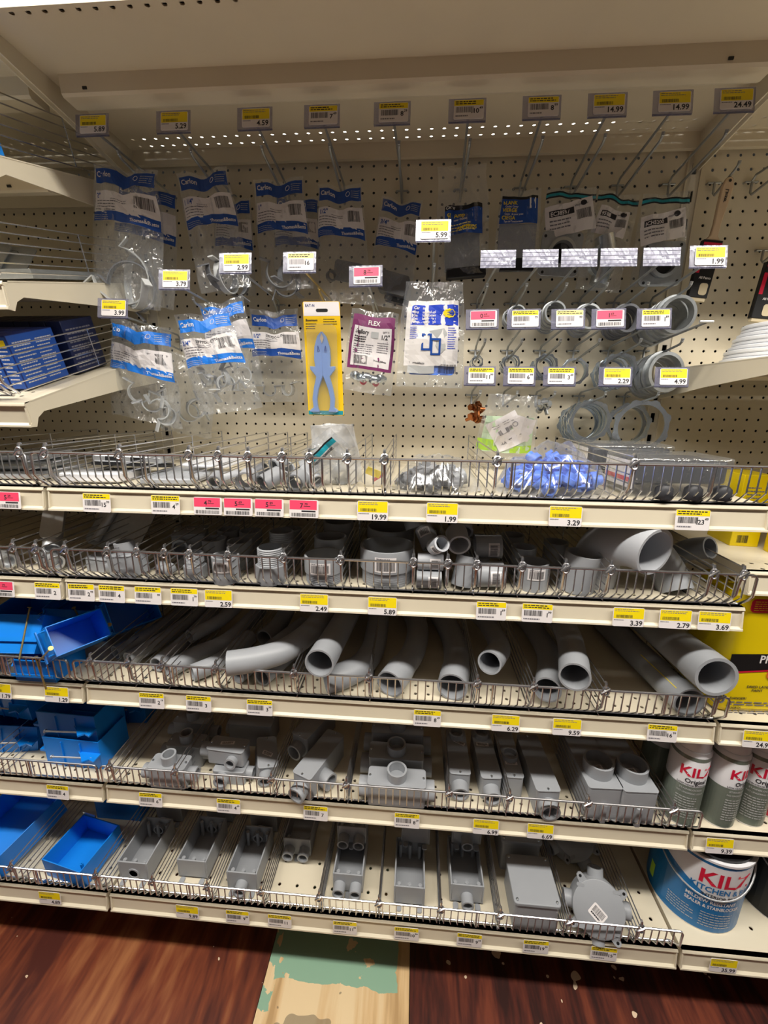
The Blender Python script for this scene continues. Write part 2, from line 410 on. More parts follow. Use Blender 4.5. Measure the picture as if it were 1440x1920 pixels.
names5 = ['topmost binned', 'second binned', 'third binned', 'fourth binned', 'bottom base']
for i, z in enumerate(DK):
    D = 17.35 if i == 4 else 15.6
    lh = 1.75 if i == 4 else 1.6
    shelf('cream %s shelf of the middle bay' % names5[i], 0, z, D, hole='deck_base' if i == 4 else 'deck', lh=lh)
    shelf('cream %s shelf of the left bay' % names5[i], -48, z, D, hole='deck_base' if i == 4 else 'deck', lh=lh)
for z, D, nm in ((50.9, 15.6, 'cream shelf of the right bay holding clear round lids'), (37.2, 14.9, 'cream shelf of the right bay with yellow cartons on it'),
                 (25.8, 15.6, 'cream shelf of the right bay carrying the tall yellow jug'), (15.8, 15.6, 'cream shelf of the right bay with spray cans'), (5.8, 17.35, 'cream base shelf of the right bay under the paint pail')):
    shelf(nm, 48, z, D, hole='deck_base' if z < 6 else 'deck', lh=1.75 if z < 6 else 1.6)
for k, nm in ((-1, 'left'), (0, 'middle'), (1, 'right')):
    shelf('cream perforated top shelf over the %s bay, seen from below' % nm, 48*k, 68.95, 15.4, hole='deck_top', lh=.9)
shelf('slanted upper cream shelf of the left bay, the highest of three', -48, 65.9, 15.3, slope=15.5)
shelf('slanted cream shelf of the left bay with metal plates behind wires', -48, 58.3, 15.5, slope=13)
shelf('slanted cream shelf of the left bay loaded with blue boxes', -48, 51.95, 15.9, slope=16.5)
# ---------------------------------------------------------------- wire fences and dividers
WN = [2.55, .9]
def fence(label, x0, x1, D, z, h=2.5, endl=True, endr=True, loc_rot=None):
    t = thing('wire_bin_fence', label, 'wire fence', (0, D, z), loc_rot or (0, 0, 0))
    def prof(x, r, m_, mb, n=6): mb.sweep([(x, 0, h), (x, 0, .9), (x, .25, .62), (x, .85, .08)], r, m_, n=n, cap=True)
    mb = MB(); mb.sweep([(x0+.25, 0, h), (x1-.25, 0, h)], .085, 'chrome', n=8); mb.sweep([(x0+.3, .8, .08), (x1-.3, .8, .08)], .07, 'chrome', n=8)
    part('rail', mb, t)
    mb = MB(); x = x0+.55
    while x < x1-.4: prof(x, .05, 'chrome', mb, 5); x += .555
    o = part('upright_wires', mb, t)
    for xx, s_ in ((x0, 1), (x1, -1)):
        mb = MB(); mb.sweep([(xx+.35*s_, 0, h), (xx+.12*s_, 0, h-.05), (xx, 0, h-.25), (xx, 0, 1.0), (xx, .25, .66), (xx+.1*s_, .8, .1), (xx+.4*s_, .85, .08)], .09, 'chrome', n=8); part('end_wire', mb, t)
    k = x0+8
    while k < x1-4:
        mb2 = MB(); prof(k, .085, 'chrome', mb2, 8); part('stay', mb2, t); k += 12
    return t
def divider_proto():
    t = thing('wire_bin_divider', 'x', 'wire divider', (0, 0, 0))
    mb = MB()
    for h in (.12, .68, 1.25, 1.8, 2.4, 2.95): mb.sweep([(0, -.3 if h > 2 else .1, h), (0, 14.9, h)], .048, 'chrome', n=5)
    part('side_wires', mb, t)
    mb = MB(); mb.sweep([(0, 14.9, .1), (0, 14.9, 2.95)], .06, 'chrome', n=5); part('rear_post', mb, t)
    mb = MB(); mb.sweep([(.06, 9, .1), (.06, 9, 2.95)], .05, 'chrome', n=5); part('middle_post', mb, t)
    mb = MB(); mb.sweep([(0, .75, .05), (0, .2, .6), (0, -.1, 1.0), (0, -.22, 2.3), (0, -.3, 2.9), (0, -.25, 3.05), (0, -.12, 3.05)], .1, 'chrome', n=8)
    mb.sweep([(.22*cos(a), -.38+.05*sin(a), 2.5+.32*sin(a)) for a in [2*pi*k/12 for k in range(12)]], .07, 'chrome', n=6, closed=True)
    mb.sweep([(-.3, -.45, 2.32), (0, -.5, 2.6), (.25, -.42, 2.7)], .08, 'chrome', n=6)
    part('clip_hook', mb, t); return t
DIV = {0: [.95, 6.22, 11.0, 13.0, 15.0, 17.25, 19.05, 21.5, 23.87, 30.9, 39.1],
       1: [1.05, 4.25, 6.45, 8.45, 10.3, 13.05, 17.0, 20.95, 25.9, 28.2, 30.1, 33.05, 35.85, 38.7, 45.05, 46.85],
       2: [1.34, 4.36, 7.1, 11.3, 17.3, 22.9, 30.75, 34.7, 39.65, 47.3],
       3: [1.28, 6.9, 15.0, 21.1, 29.2, 33.85, 39.75, 46.0],
       4: [-.45, 4.62, 9.43, 14.1, 18.95, 23.9, 28.93, 33.65, 39.0, 44.45]}
FE = {0: (-.15, 49.5), 1: (-.1, 47.75), 2: (-.15, 47.97), 3: (.4, 48.1), 4: (-.2, 47.6)}
LD = {0: [-.9, -7], 1: [-1.17, -2.92, -9], 2: [-8], 3: [-9.5], 4: [-8.2]}
ordn = ['first', 'second', 'third', 'fourth', 'fifth', 'sixth', 'seventh', 'eighth', 'ninth', 'tenth', 'eleventh', 'twelfth', 'thirteenth', 'fourteenth', 'fifteenth', 'sixteenth']
sh5 = ['top', 'second', 'third', 'fourth', 'bottom']
proto = None
for i in range(5):
    D = 17.6 if i == 4 else 16.0; z = DK[i]
    fence('long chrome wire fence along the front of the %s row of bins' % sh5[i], FE[i][0], FE[i][1], D, z)
    fence('short chrome wire fence in the left bay, %s row of bins' % sh5[i], -14, -.6 if i != 3 else .05, D, z)
    for j, x in enumerate(DIV[i]+LD[i]):
        lab = ('chrome wire divider, %s from the left in the middle bay, %s row of bins' % (ordn[j], sh5[i])) if j < len(DIV[i]) else 'chrome wire divider of the left bay, %s row of bins, %s from the bay edge' % (sh5[i], ordn[j-len(DIV[i])])
        if proto is None: proto = divider_proto(); proto['label'] = lab; proto['group'] = 'wire bin dividers'; place(proto, (x, D-.3, z+.02), (0, 0, 0))
        else: dup(proto, (x, D-.3, z+.02), label=lab)
for x, D, z, rx, lab in ((-.8, 15.2, 62.5, 15.5, 'chrome wire divider on the highest slanted shelf of the left bay'), (-1.0, 15.4, 55.3, 13, 'chrome wire divider on the slanted shelf with metal plates'),
                         (-1.2, 15.5, 47.9, 16.5, 'chrome wire divider beside the blue boxes')):
    dup(proto, (x, D, z), (rx, 0, 0), lab)
fence('chrome wire fence in front of the blue boxes on the slanted shelf', -14, -1.3, 15.8, 47.7, loc_rot=(16.5, 0, 0))

for k, (a, b) in enumerate(((1.5, 16), (17, 31), (32, 46.5))):  # stand-ins for unseen stock, added so the front deck holes look dark
    mb = MB(); mb.box(a, b, -15.0, -9.5, 69.3, 76, 'dark_wall'); solo('stand_in_carton', mb, 'added dark carton on the perforated top shelf, %s of three, darkening its front holes' % ordn[k], 'carton', bevel=.05)

t = thing('ceiling_light', 'long fluorescent ceiling light of the next aisle, glimpsed through the shelf perforations', 'ceiling light', (17, -36, 88.2))
mb = MB(); mb.box(-38, 38, -7, 7, .6, 3, 'white'); part('housing', mb, t, smooth=0)
for y in (-4.2, 0, 4.2): mb = MB(); mb.box(-37, 37, y-1.4, y+1.4, 0, .55, 'tube_light'); part('light_tube', mb, t, 'glowing tube', smooth=0)
# ---------------------------------------------------------------- price tags
def tag_mb(kind, price, seed, w=2.0, h=1.28, holder=0, sup=''):
    """card standing in the x-z plane, facing the viewer, origin at its centre"""
    mb = MB(); x0, x1, z0, z1 = -w/2, w/2, -h/2, h/2
    if holder:
        e = .2; mb.box(x0-e-.14, x1+e-.05, .03, .06, z0-e*.6, z1+e*.6, 'clear_plate')
        for k in range(3): mb.box(x0-e-.12, x1+e-.05, .065+.02*k, .07+.02*k, z0-e*.6-.03*k, z0-e*.6+.06, 'clear_plate')
    mb.rbox(x0, x1, -.012, .012, z0, z1, 'paper' if kind != 'blue' else 'paper', r=.1, plane='xz')
    f = lambda a, b: (a, -.016, b); g = lambda a, b: (a, -.02, b)
    if kind == 'new':
        mb.rect(f, x0+.04, x1-.04, z0+h*.42, z1-.03, 'yellow')
        mb.lines(g, x0+.12, x1-.3, z1-.28, z1-.06, 2, 'ink_soft', seed, .35)
        mb.barcode(g, x0+.2, x0+w*.62, z0+h*.46, z0+h*.62, 'ink', seed)
        mb.lines(g, x0+.08, x0+w*.4, z0+h*.3, z0+h*.38, 1, 'ink_soft', seed+3, .5)
        mb.text(price, g, x1-.1, z0+.09, .34, 'ink', 'r')
    elif kind in ('old', 'pale', 'bluetag'):
        mb.rect(f, x0+.03, x1-.03, z0+h*.7, z1-.02, 'yellow' if kind == 'old' else 'yellow_pale')
        mb.lines(g, x0+.12, x1-.1, z0+h*.74, z1-.06, 2, 'ink', seed, .5)
        mb.barcode(g, x0+.15, x0+w*.66, z0+h*.34, z0+h*.64, 'ink_soft' if kind == 'pale' else 'ink', seed)
        mb.lines(g, x0+.12, x0+w*.6, z0+h*.1, z0+h*.22, 1, 'ink_soft', seed+3, .55)
        mb.text(price, g, x0+w*.84, z0+h*.3, .3, 'ink', 'r'); 
        if sup: mb.text(sup, g, x0+w*.85, z0+h*.5, .16, 'ink')
    elif kind == 'pink':
        mb.rect(f, x0+.03, x1-.12, z0+h*.45, z1-.04, 'pink')
        mb.text(price, g, x0+w*.48, z0+h*.55, .32, 'ink', 'r')
        if sup: mb.text(sup, g, x0+w*.52, z0+h*.7, .16, 'ink'); mb.rect(g, x0+w*.5, x0+w*.72, z0+h*.63, z0+h*.66, 'ink')
        mb.rect(f, x0+w*.42, x1-.2, z0+h*.32, z0+h*.41, 'ink'); mb.barcode(g, x0+.15, x1-.2, z0+h*.06, z0+h*.26, 'ink', seed)
    return mb
TAGS = {0: [('pink', '5', '29', -2.81), ('old', '15', '99', 3.83), ('old', '4', '29', 8.81), ('pink', '4', '79', 11.81), ('pink', '5', '69', 13.94), ('pink', '5', '89', 16.09), ('pink', '7', '79', 18.47), ('new', '19.99', '', 23.1), ('new', '1.99', '', 27.67), ('new', '3.29', '', 35.52), ('old', '.23', '49', 43.28)],
        1: [('pink', '', '79', -4.86), ('old', '2', '', -1.23), ('old', '2', '99', 1.43), ('old', '4', '', 3.8), ('old', '', '99', 6.59), ('old', '1', '79', 9.35), ('new', '2.59', '', 11.92), ('new', '2.49', '', 18.93), ('new', '5.89', '', 23.8), ('old', '1', '69', 31.34), ('old', '1', '99', 34.44), ('new', '3.39', '', 40.46), ('new', '2.79', '', 43.48), ('new', '3.69', '', 45.96)],
        2: [('new', '1.79', '', -7.24), ('new', '1.29', '', -2.33), ('old', '2', '19', 5.63), ('old', '3', '', 9.47), ('old', '3', '99', 14.35), ('old', '8', '49', 27.27), ('new', '6.29', '', 33.06), ('new', '9.59', '', 37.49), ('old', '16', '99', 44.18), ('new', '24.99', '', 50.73)],
        3: [('old', '4', '', -4.23), ('old', '6', '49', 4.17), ('old', '4', '49', 11.01), ('old', '7', '', 18.43), ('old', '8', '29', 25.98), ('new', '6.99', '', 32.32), ('new', '6.69', '', 36.6), ('new', '9.39', '', 50.15)],
        4: [('new', '4.89', '', -5.44), ('new', '9.89', '', 7.23), ('old', '9', '89', 11.71), ('old', '11', '', 15.41), ('old', '11', '99', 21.03), ('old', '10', '99', 26.21), ('old', '9', '29', 31.41), ('old', '19', '99', 36.77), ('old', '15', '99', 42.13), ('new', '35.99', '', 51.3)]}
lip5 = ['topmost binned shelf', 'second binned shelf', 'third binned shelf', 'fourth binned shelf', 'bottom shelf']
sd = 100
for i, L_ in TAGS.items():
    for j, (k, p, q, x) in enumerate(L_):
        sd += 1; D = 17.42 if i == 4 else 15.68; low = -.95 if i < 4 else -.9
        col = {'new': 'yellow and white price tag', 'old': 'yellow topped barcode tag', 'pink': 'pink and white sale tag'}[k]
        rd = (' reading ' + p) if k == 'new' else ((' marked %s %s' % (p, q)).rstrip() if p or q else '')
        w_, h_ = (2.05, 1.3) if k != 'pink' else (2.0, 1.2)
        solo('price_tag', tag_mb(k, p, sd, w_, h_, sup=q), '%s%s, %s from left, %s edge' % (col, rd, ordn[j], lip5[i]), 'price tag', (x, D+.09, DK[i]+low), (-8 if i < 4 else -4, 0, rnd.uniform(-1, 1)), smooth=0)
# ---------------------------------------------------------------- peg hooks
def hook(x, z, label, lo=7, up=9, tz=.8, kind=None, price='', sup='', tx=0, seed=1, tilt=-12, yaw=0, roll=0, group=None, brass=False):
    t = thing('peg_hook', label, 'hook', (x, 0, z), (0, 0, 0), group)
    st = 'brass' if brass else 'hook_steel'
    mb = MB(); mb.sweep([(-.5, .4, .15), (-.5, 0, 0), (-.5, -.22, 0), (.5, -.22, 0), (.5, 0, 0), (.5, .4, .15)], .075, st, n=8); part('peg_bar', mb, t)
    if lo:
        mb = MB(); mb.sweep([(0, -.25, 0), (0, -.28, -.75), (0, -.5, -1.0), (0, -lo*.6, -.45), (0, -lo+.3, -.1), (0, -lo, .12)], .095, st, n=8); mb.sweep([(0, -lo+.12, .0), (0, -lo, .28)], [.1, .12], st, n=8); part('lower_rod', mb, t)
    if up:
        mb = MB(); mb.sweep([(0, -.25, .05), (0, -.6, .35), (tx*.5, -up*.55, tz*.5), (tx, -up+.05, tz-.35)], .09, st, n=8); part('tag_rod', mb, t)
        if kind == 'empty':
            mb = MB()
            for k in range(3): mb.box(-1.22+.03*k, 1.22-.02*k, -.02+.03*k, -.005+.03*k, -.62+.03*k, .6, 'clear_plate')
            for k in range(4): mb.box(-1.22, 1.22, -.035, -.02, -.45+.28*k, -.42+.28*k, 'lavender')
            part('tag_holder', mb, t, 'empty clear plastic tag holder', (tx, up, tz), (tilt, roll, yaw), smooth=0)
        elif kind:
            part('tag_holder', tag_mb(kind, price, seed, 1.95, 1.2, holder=1, sup=sup), t, 'clear holder with price tag', (tx, up, tz), (tilt, roll, yaw), smooth=0)
        else:
            mb = MB(); mb.sweep([(tx-.45, -up, tz-.3), (tx+.45, -up, tz-.3)], .1, 'alu', n=8); part('cross_tip', mb, t)
    return t
for k, (x, kd, p, q, dx) in enumerate([(3.0, 'new', '5.89', '', -.27), (8.6, 'new', '5.29', '', .03), (14, 'new', '4.59', '', .38), (19, 'old', '7', '49', 0), (24, 'old', '8', '29', -.28), (29, 'old', '.10', '49', -.36), (34, 'old', '8', '99', -.6), (38.2, 'new', '14.99', '', -.7), (42, 'new', '14.99', '', -.5), (46.1, 'new', '24.49', '', -.9)]):
    hook(x, 65.5, 'long steel peg hook in the top row, %s from the left, price tag %s' % (ordn[k], (p+' '+q).strip('. ')), 7, 9, .85, kd, p, q, dx, 300+k, roll=0)
for k, (x, kd, p, q, dx) in enumerate([(31, 'empty', '', '', .2), (34, 'empty', '', '', .1), (37, 'empty', '', '', -.27), (40, 'empty', '', '', -.63), (43, 'empty', '', '', -.8), (46.1, 'new', '1.99', '', -.75)]):
    hook(x, 56.5, 'steel peg hook above the pipe locknuts, %s in its row, %s' % (ordn[k], 'empty clear tag holder' if kd == 'empty' else 'price tag 1.99'), 6, 9, 1.1, kd, p, q, dx, 320+k)
for k, (x, kd, p, q, dx) in enumerate([(31.1, 'pink', '0', '69', -.5), (34, 'old', '', '79', -.35), (37, 'pale', '', '99', -.14), (40, 'pink', '1', '69', -.25), (43.1, 'old', '1', '89', -.15), (46.2, None, '', '', -.6)]):
    hook(x, 52.5, 'steel peg hook of the upper ring row, %s in its row, %s' % (ordn[k], ('tag '+(p+' '+q).strip()) if kd else 'bare silver tip'), 6 if k < 5 else 6, 8 if k < 5 else 9.5, 1.4 if k < 5 else 1.2, kd, p, q, dx, 340+k, roll=-1)
for k, (x, kd, p, q, dx) in enumerate([(31, 'old', '11', '99', -.3), (34, 'old', '6', '99', -.3), (37, 'old', '3', '49', -.3), (41, 'new', '2.29', '', -.18), (45.1, 'new', '4.99', '', -.2)]):
    hook(x, 48.5, 'steel peg hook of the lower ring row, %s in its row, tag %s' % (ordn[k], (p+' '+q).strip()), 6, 8, 1.35, kd, p, q, dx, 360+k, roll=0)
hook(2.6, 53.5, 'steel peg hook at the left with price tag 3.99 above the clamp bags', 7, 9, 1.1, 'new', '3.99', '', -.26, 381, roll=2)
hook(7.7, 55.5, 'steel peg hook with pale price tag 3.79 in front of the strap bags', 7, 9, 1.05, 'new', '3.79', '', -.2, 382, roll=1)
hook(12.6, 56.5, 'steel peg hook with price tag 2.99 above the narrow clamp bag', 1.8, 9, 1.1, 'new', '2.99', '', -.3, 383)
hook(17.6, 56.5, 'brass peg hook with pale price tag 16, holding the fuse puller card', 5.4, 9, 1.1, 'pale', '16', '', -.5, 384, brass=True)
hook(22, 55.5, 'steel peg hook with pink sale tag 8, holding the purple card bag', 5.5, 9, 1.15, 'pink', '8', '79', -.06, 385, roll=-1)
hook(26.85, 57.9, 'steel peg hook with price tag 5.99 above the box extender bag', 6.2, 9, 1.57, 'new', '5.99', '', -.15, 386)
for k, (x, z) in enumerate([(55.5, 65.5), (58.5, 65.5), (52.6, 65.5)]):
    hook(x, z, 'plain steel peg hook at the upper right, %s' % ['directly right of the brush hook', 'rightmost of its row', 'over the brush'][k], 8, 10, .6, None, '', '', 0, 400+k)
hook(49.7, 65.5, 'steel peg hook carrying the paint brush', 3, 0, 0)
hook(54.6, 60.5, 'steel peg hook at the right edge holding the second brush', 3, 0, 0)
# ---------------------------------------------------------------- rings on the hooks
def locknut(r, th=.16, lugs=8, m='zinc'):
    mb = MB(); n = lugs*6; ri = r*.84; vs = []; 
    out = []
    for k in range(n):
        ph = k % 6; rr = r*1.07 if ph in (0, 1) else r*.99
        out.append((rr*cos(2*pi*k/n), rr*sin(2*pi*k/n)))
    for y in (-th/2, th/2):
        vs += [(a, y, b) for a, b in out]; vs += [(ri*cos(2*pi*k/n), y, ri*sin(2*pi*k/n)) for k in range(n)]
    fs = []
    for k in range(n):
        j = (k+1) % n
        fs += [(k, j, n+j, n+k), (2*n+k, 3*n+k, 3*n+j, 2*n+j), (k, 2*n+k, 2*n+j, j), (n+k, n+j, 3*n+j, 3*n+k)]
    return mb.add(vs, fs, m)
def bushing(r, L_=1.1, m='pvc_dark'):
    mb = MB(); mb.lathe([(r*.78, 0), (r*1.02, 0), (r*1.02, .18), (r*.93, .2), (r*.93, L_), (r*.78, L_), (r*.78, 0)], m, axis='y', n=28); return mb
def hang_rings(x, z, D0, n, r, what, label, cat, grp, step=.28, m=None, start=0, zfac=1.0):
    src = None
    for k in range(n):
        d = D0+step*k
        zz = z-1.0+(.9*min(d/6, 1))-r*zfac
        rot = (rnd.uniform(-7, 3), rnd.uniform(-40, 40), rnd.uniform(-9, 9))
        lab = '%s, %s from the panel' % (label, ordn[k])
        if k == n-1: lab = '%s, frontmost on its hook' % label
        mm = locknut(r, m=m or 'zinc') if what == 'nut' else bushing(r, step*.95 if what == 'tube' else 1.0, m or 'pvc_dark')
        if src is None: src = solo('locknut' if what == 'nut' else 'pipe_bushing', mm, lab, cat, (x+rnd.uniform(-.1, .1), d, zz), rot, grp)
        else: dup(src, (x+rnd.uniform(-.12, .12), d, zz), rot, lab)
g = 'pipe rings hung on the upper ring row'
hang_rings(31.1, 52.6, 1.2, 4, .5, 'nut', 'small steel locknut behind the pink 0 69 tag', 'locknut', 'steel locknuts on the first ring hooks')
hang_rings(34, 52.6, 1.0, 6, .72, 'nut', 'steel locknut behind the barcode tag 6 99', 'locknut', 'steel locknuts on the second ring hook')
hang_rings(37, 52.6, 1.0, 7, .95, 'nut', 'bright steel locknut behind the barcode tag 3 49', 'locknut', 'steel locknuts on the third ring hook')
hang_rings(40, 52.6, 1.0, 2, 1.15, 'nut', 'thin steel locknut on the fourth ring hook', 'locknut', 'steel locknuts on the fourth ring hook')
hang_rings(43.1, 52.6, 1.0, 7, 1.4, 'nut', 'large shiny steel locknut behind tag 2.29', 'locknut', 'large locknuts behind tag 2.29', step=.33)
hang_rings(46.2, 52.6, 1.2, 4, 1.75, 'tube', 'large grey threaded ring behind tag 4.99', 'bushing', 'large grey rings behind tag 4.99', step=.75, m='galv')
hang_rings(34, 56.6, .8, 3, .75, 'tube', 'small grey threaded bushing behind barcode tag 79', 'bushing', 'small grey bushings', step=.7, m='galv')
hang_rings(31.1, 56.6, .8, 2, .5, 'tube', 'tiny dark bushing behind pink tag 0 69', 'bushing', 'tiny dark bushings', step=.6)
hang_rings(37, 56.6, .8, 4, .95, 'tube', 'dark grey bushing behind the pale blue tag', 'bushing', 'dark grey bushings', step=.75, m='galv')
hang_rings(40, 56.6, .8, 3, 1.1, 'tube', 'grey bushing behind pink tag 1 69', 'bushing', 'grey bushings behind pink tag 1 69', step=.8, m='galv')
hang_rings(43.1, 56.6, .8, 3, 1.2, 'tube', 'dark wide bushing left of the big pale bushings', 'bushing', 'wide dark bushings', step=.8)
hang_rings(46.1, 56.6, 1.0, 5, 1.5, 'tube', 'big pale grey bushing above tag 1 89', 'bushing', 'big pale grey bushings above tag 1 89', step=.8, m='galv')
hang_rings(41, 48.6, 1.0, 7, 1.75, 'nut', 'very large steel locknut under tag 2.29', 'locknut', 'very large locknuts under tag 2.29', step=.42)
hang_rings(45.1, 48.6, 1.2, 2, 1.85, 'nut', 'large steel locknut at the back under tag 4.99', 'locknut', 'rear locknuts under tag 4.99', step=.5)
hang_rings(45.4, 48.6, 3.6, 1, 2.2, 'nut', 'widest steel locknut under tag 4.99', 'locknut', None)
# copper split bolts
mb = MB()
def bolt(m, dx=0):
    mb = MB(); mb.lathe([(0, 0), (.16, 0), (.16, .5), (0, .5)], m, n=8, axis='y'); mb.prism([(.33*cos(R(60*k)), .33*sin(R(60*k))) for k in range(6)], .1, .32, m, 'xz')
    mb.prism([(.28*cos(R(60*k+20)), .28*sin(R(60*k+20))) for k in range(6)], .4, .55, m, 'xz'); return mb
src = None
for k in range(9):
    loc = (31+rnd.uniform(-.45, .5), 2.6+rnd.uniform(0, 1.4), 47.5-.16*k+rnd.uniform(-.1, .1)); rot = tuple(rnd.uniform(0, 180) for _ in range(3))
    lab = 'copper split bolt connector in the cluster under tag 11 99, %s from the top' % ordn[k]
    if src is None: src = solo('split_bolt', bolt('copper'), lab, 'connector', loc, rot, 'copper split bolts on one hook')
    else: dup(src, loc, rot, lab)
src = None
for k in range(6):
    loc = (37.1+rnd.uniform(-.7, .9), 2.8+rnd.uniform(0, 1.6), 48.0-.14*k); rot = tuple(rnd.uniform(0, 180) for _ in range(3))
    lab = 'grey steel bolt clamp in the cluster under tag 3 49, %s from the top' % ordn[k]
    if src is None: src = solo('bolt_clamp', bolt('galv'), lab, 'clamp', loc, rot, 'grey bolt clamps on one hook')
    else: dup(src, loc, rot, lab)
# ---------------------------------------------------------------- small builders for the goods
def smooth_path(pts, n=6):
    P = [Vector(p) for p in pts]; out = []
    for i in range(len(P)-1):
        a, b, c, d = P[max(i-1, 0)], P[i], P[i+1], P[min(i+2, len(P)-1)]
        for k in range(n):
            t = k/n; out.append(.5*((2*b)+(c-a)*t+(2*a-5*b+4*c-d)*t*t+(3*b-a-3*c+d)*t*t*t))
    out.append(P[-1]); return out
def sticker(parent, w, h, loc, rot, seed=1, name='barcode_sticker', label='white barcode sticker'):
    mb = MB(); mb.rbox(-w/2, w/2, -.006, 0, -h/2, h/2, 'paper', r=min(w, h)*.12, plane='xz')
    f = lambda a, b: (a, -.012, b)
    mb.barcode(f, -w*.38, w*.38, -h*.15, h*.36, 'ink', seed); mb.lines(f, -w*.36, w*.36, -h*.4, -h*.2, 1, 'ink', seed, .6)
    return part(name, mb, parent, label, loc, rot, smooth=0)
def wpipe(name, label, cat, pts, r, wall=.13, m='pvc', grp=None, n=28, bell=0, k=6, printed=None, stripe=False):
    """hollow pipe through world points (X, D, Z); the first point is its open mouth"""
    o = pts[0]; loc = [(x-o[0], -(d-o[1]), z-o[2]) for x, d, z in pts]
    P = smooth_path(loc, k); N = len(P); rr = []
    L_ = 0; prev = P[0]
    for p in P:
        L_ += (p-prev).length; prev = p
        rr.append(r*(1+.1*bell) if L_ < 2.2 else r*(1+.1*bell*max(0, 1-(L_-2.2)/.5)))
    mb = MB(); mb.sweep(P, rr, m, n=n, inner=[a-wall for a in rr])
    o_ = solo(name, mb, label, cat, o, group=grp)
    if printed:
        a, b = P[0], P[min(N-1, k)]
        d = (b-a).normalized(); side = d.cross(Vector((0, 0, 1))).normalized(); up = side.cross(d)*-1
        if up.z < 0: up = -up
        R_ = r*(1+.1*bell)+.015
        def f(s_, t_):   # along the pipe from the mouth, around it
            a_ = t_/R_; q = a+d*s_+(up*cos(a_)+side*sin(a_))*R_; return tuple(q)
        m2 = MB(); m2.text(printed, lambda u, v: f(.9+3.2-u, -v-.35), 0, 0, .38, 'ink') if stripe == 2 else m2.text(printed, lambda u, v: f(1.3+u, .2-v*-1), 0, 0, .36, 'ink')
        if stripe: m2.rect(lambda u, v: f(u, v), .5, 9, -.85, -.8, 'yellow', nx=8)
        p_ = bpy.data.objects.new('printed_marking', mesh_of(m2, 'printed_marking', 0)); COL.objects.link(p_); p_.parent = o_; p_['label'] = 'dark printed marking'
    return o_

def fs_box(label, X0, X1, D0, D1, z, h=2.1, front='none', back='one', m='pvc', grp=None, rot=(0, 0, 0), feet=True):
    """single gang box lying on its back, open face up; X0..X1 wide, D0 (rear) .. D1 (front)"""
    w, l = X1-X0, D1-D0
    t = thing('outlet_box', label, 'electrical box', ((X0+X1)/2, D1, z), rot, grp)
    x0, x1, y0, y1 = -w/2, w/2, 0, l; e = .13; b0 = .12
    mb = MB(); mb.box(x0, x1, y0, y1, b0, b0+.12, m)
    for bx in ((x0, x0+e, y0, y1), (x1-e, x1, y0, y1), (x0+e, x1-e, y0, y0+e), (x0+e, x1-e, y1-e, y1)): mb.box(bx[0], bx[1], bx[2], bx[3], b0, h, m)
    part('body', mb, t, bevel=.04, smooth=30)
    for yy in (y0+.42, y1-.42):
        for xx in (x0+.42, 0, x1-.42):
            mb = MB(); mb.sweep([(xx, yy, .24), (xx, yy, h-.28)], .17, m, n=10); mb.sweep([(xx, yy, h-.4), (xx, yy, h-.26)], .13, m, n=10, inner=.06); part('screw_boss', mb, t)
    def hub(xx, zz, s_, r=.52, L2=.8):
        mb = MB(); yy = y0 if s_ < 0 else y1
        mb.sweep([(xx, yy+.1*-s_, zz), (xx, yy+L2*s_, zz)], r, m, n=22, inner=r-.13); part('hub', mb, t)
    if front in ('one', 'two'):
        for xx in ((0,) if front == 'one' else (-.72, .72)): hub(xx, .85, -1)
    if front == 'knock':
        mb = MB(); mb.sweep([(0, -.06, .85), (0, .12, .85)], .55, m, n=20, inner=.4); mb.sweep([(0, -.0, .85), (0, .1, .85)], .4, 'black', n=20); part('knockout', mb, t)
    if back == 'one':
        mb = MB(); mb.sweep([(0, y1-e-.35, 1.05), (0, y1+.5, 1.05)], .5, m, n=20, inner=.38); part('hub', mb, t)
    if feet:
        for xx in (-w*.33, w*.33) if front != 'two' else (0,):
            for yy, s_ in ((y0, -1), (y1, 1)):
                mb = MB(); mb.rbox(xx-.22, xx+.22, min(yy, yy+.55*s_), max(yy, yy+.55*s_), 0, .12, m, r=.15); part('mounting_lug', mb, t)
    return t
def cbody(label, X0, X1, D0, D1, z, h, hubs, m='pvc', grp=None, rot=(0, 0, 0), stk=None, lid=True, screws=True, loc=None):
    """conduit body: rounded box with a flat cover and round hubs. hubs: (x, y, z, dx, dy, dz, radius, length) local"""
    w, l = X1-X0, D1-D0
    t = thing('conduit_body', label, 'conduit fitting', loc or ((X0+X1)/2, (D0+D1)/2, z), rot, grp)
    mb = MB(); mb.rbox(-w/2, w/2, -l/2, l/2, 0, h-.12, m, r=.22, n=4); part('body', mb, t, bevel=.05)
    if lid:
        mb = MB(); mb.rbox(-w/2-.04, w/2+.04, -l/2-.04, l/2+.04, h-.1, h, m, r=.25, n=4); c = part('cover', mb, t, bevel=.02)
        if screws:
            for sx, sy in (((0, -1), (0, 1)) if l > w else ((-1, 0), (1, 0))):
                mb = MB(); mb.lathe([(0, .1), (.09, .08), (.12, 0)], 'zinc', (sx*(w/2-.15), sy*(l/2-.15), h-.01), n=10); o = part('screw', mb, c)
    for x, y, zz, dx, dy, dz, r, L2 in hubs:
        d = Vector((dx, dy, dz)).normalized(); a = Vector((x, y, zz))
        mb = MB(); mb.sweep([a-d*.12, a+d*L2*.8, a+d*L2], [r, r*1.02, r*1.02], m, n=24, inner=r-.14); mb.sweep([a-d*.1, a+d*.05], r-.15, 'pvc_dark', n=16); part('hub', mb, t)
    if stk: sticker(t, stk[0], stk[1], stk[2], stk[3], seed=int(X0*7)+3)
    return t
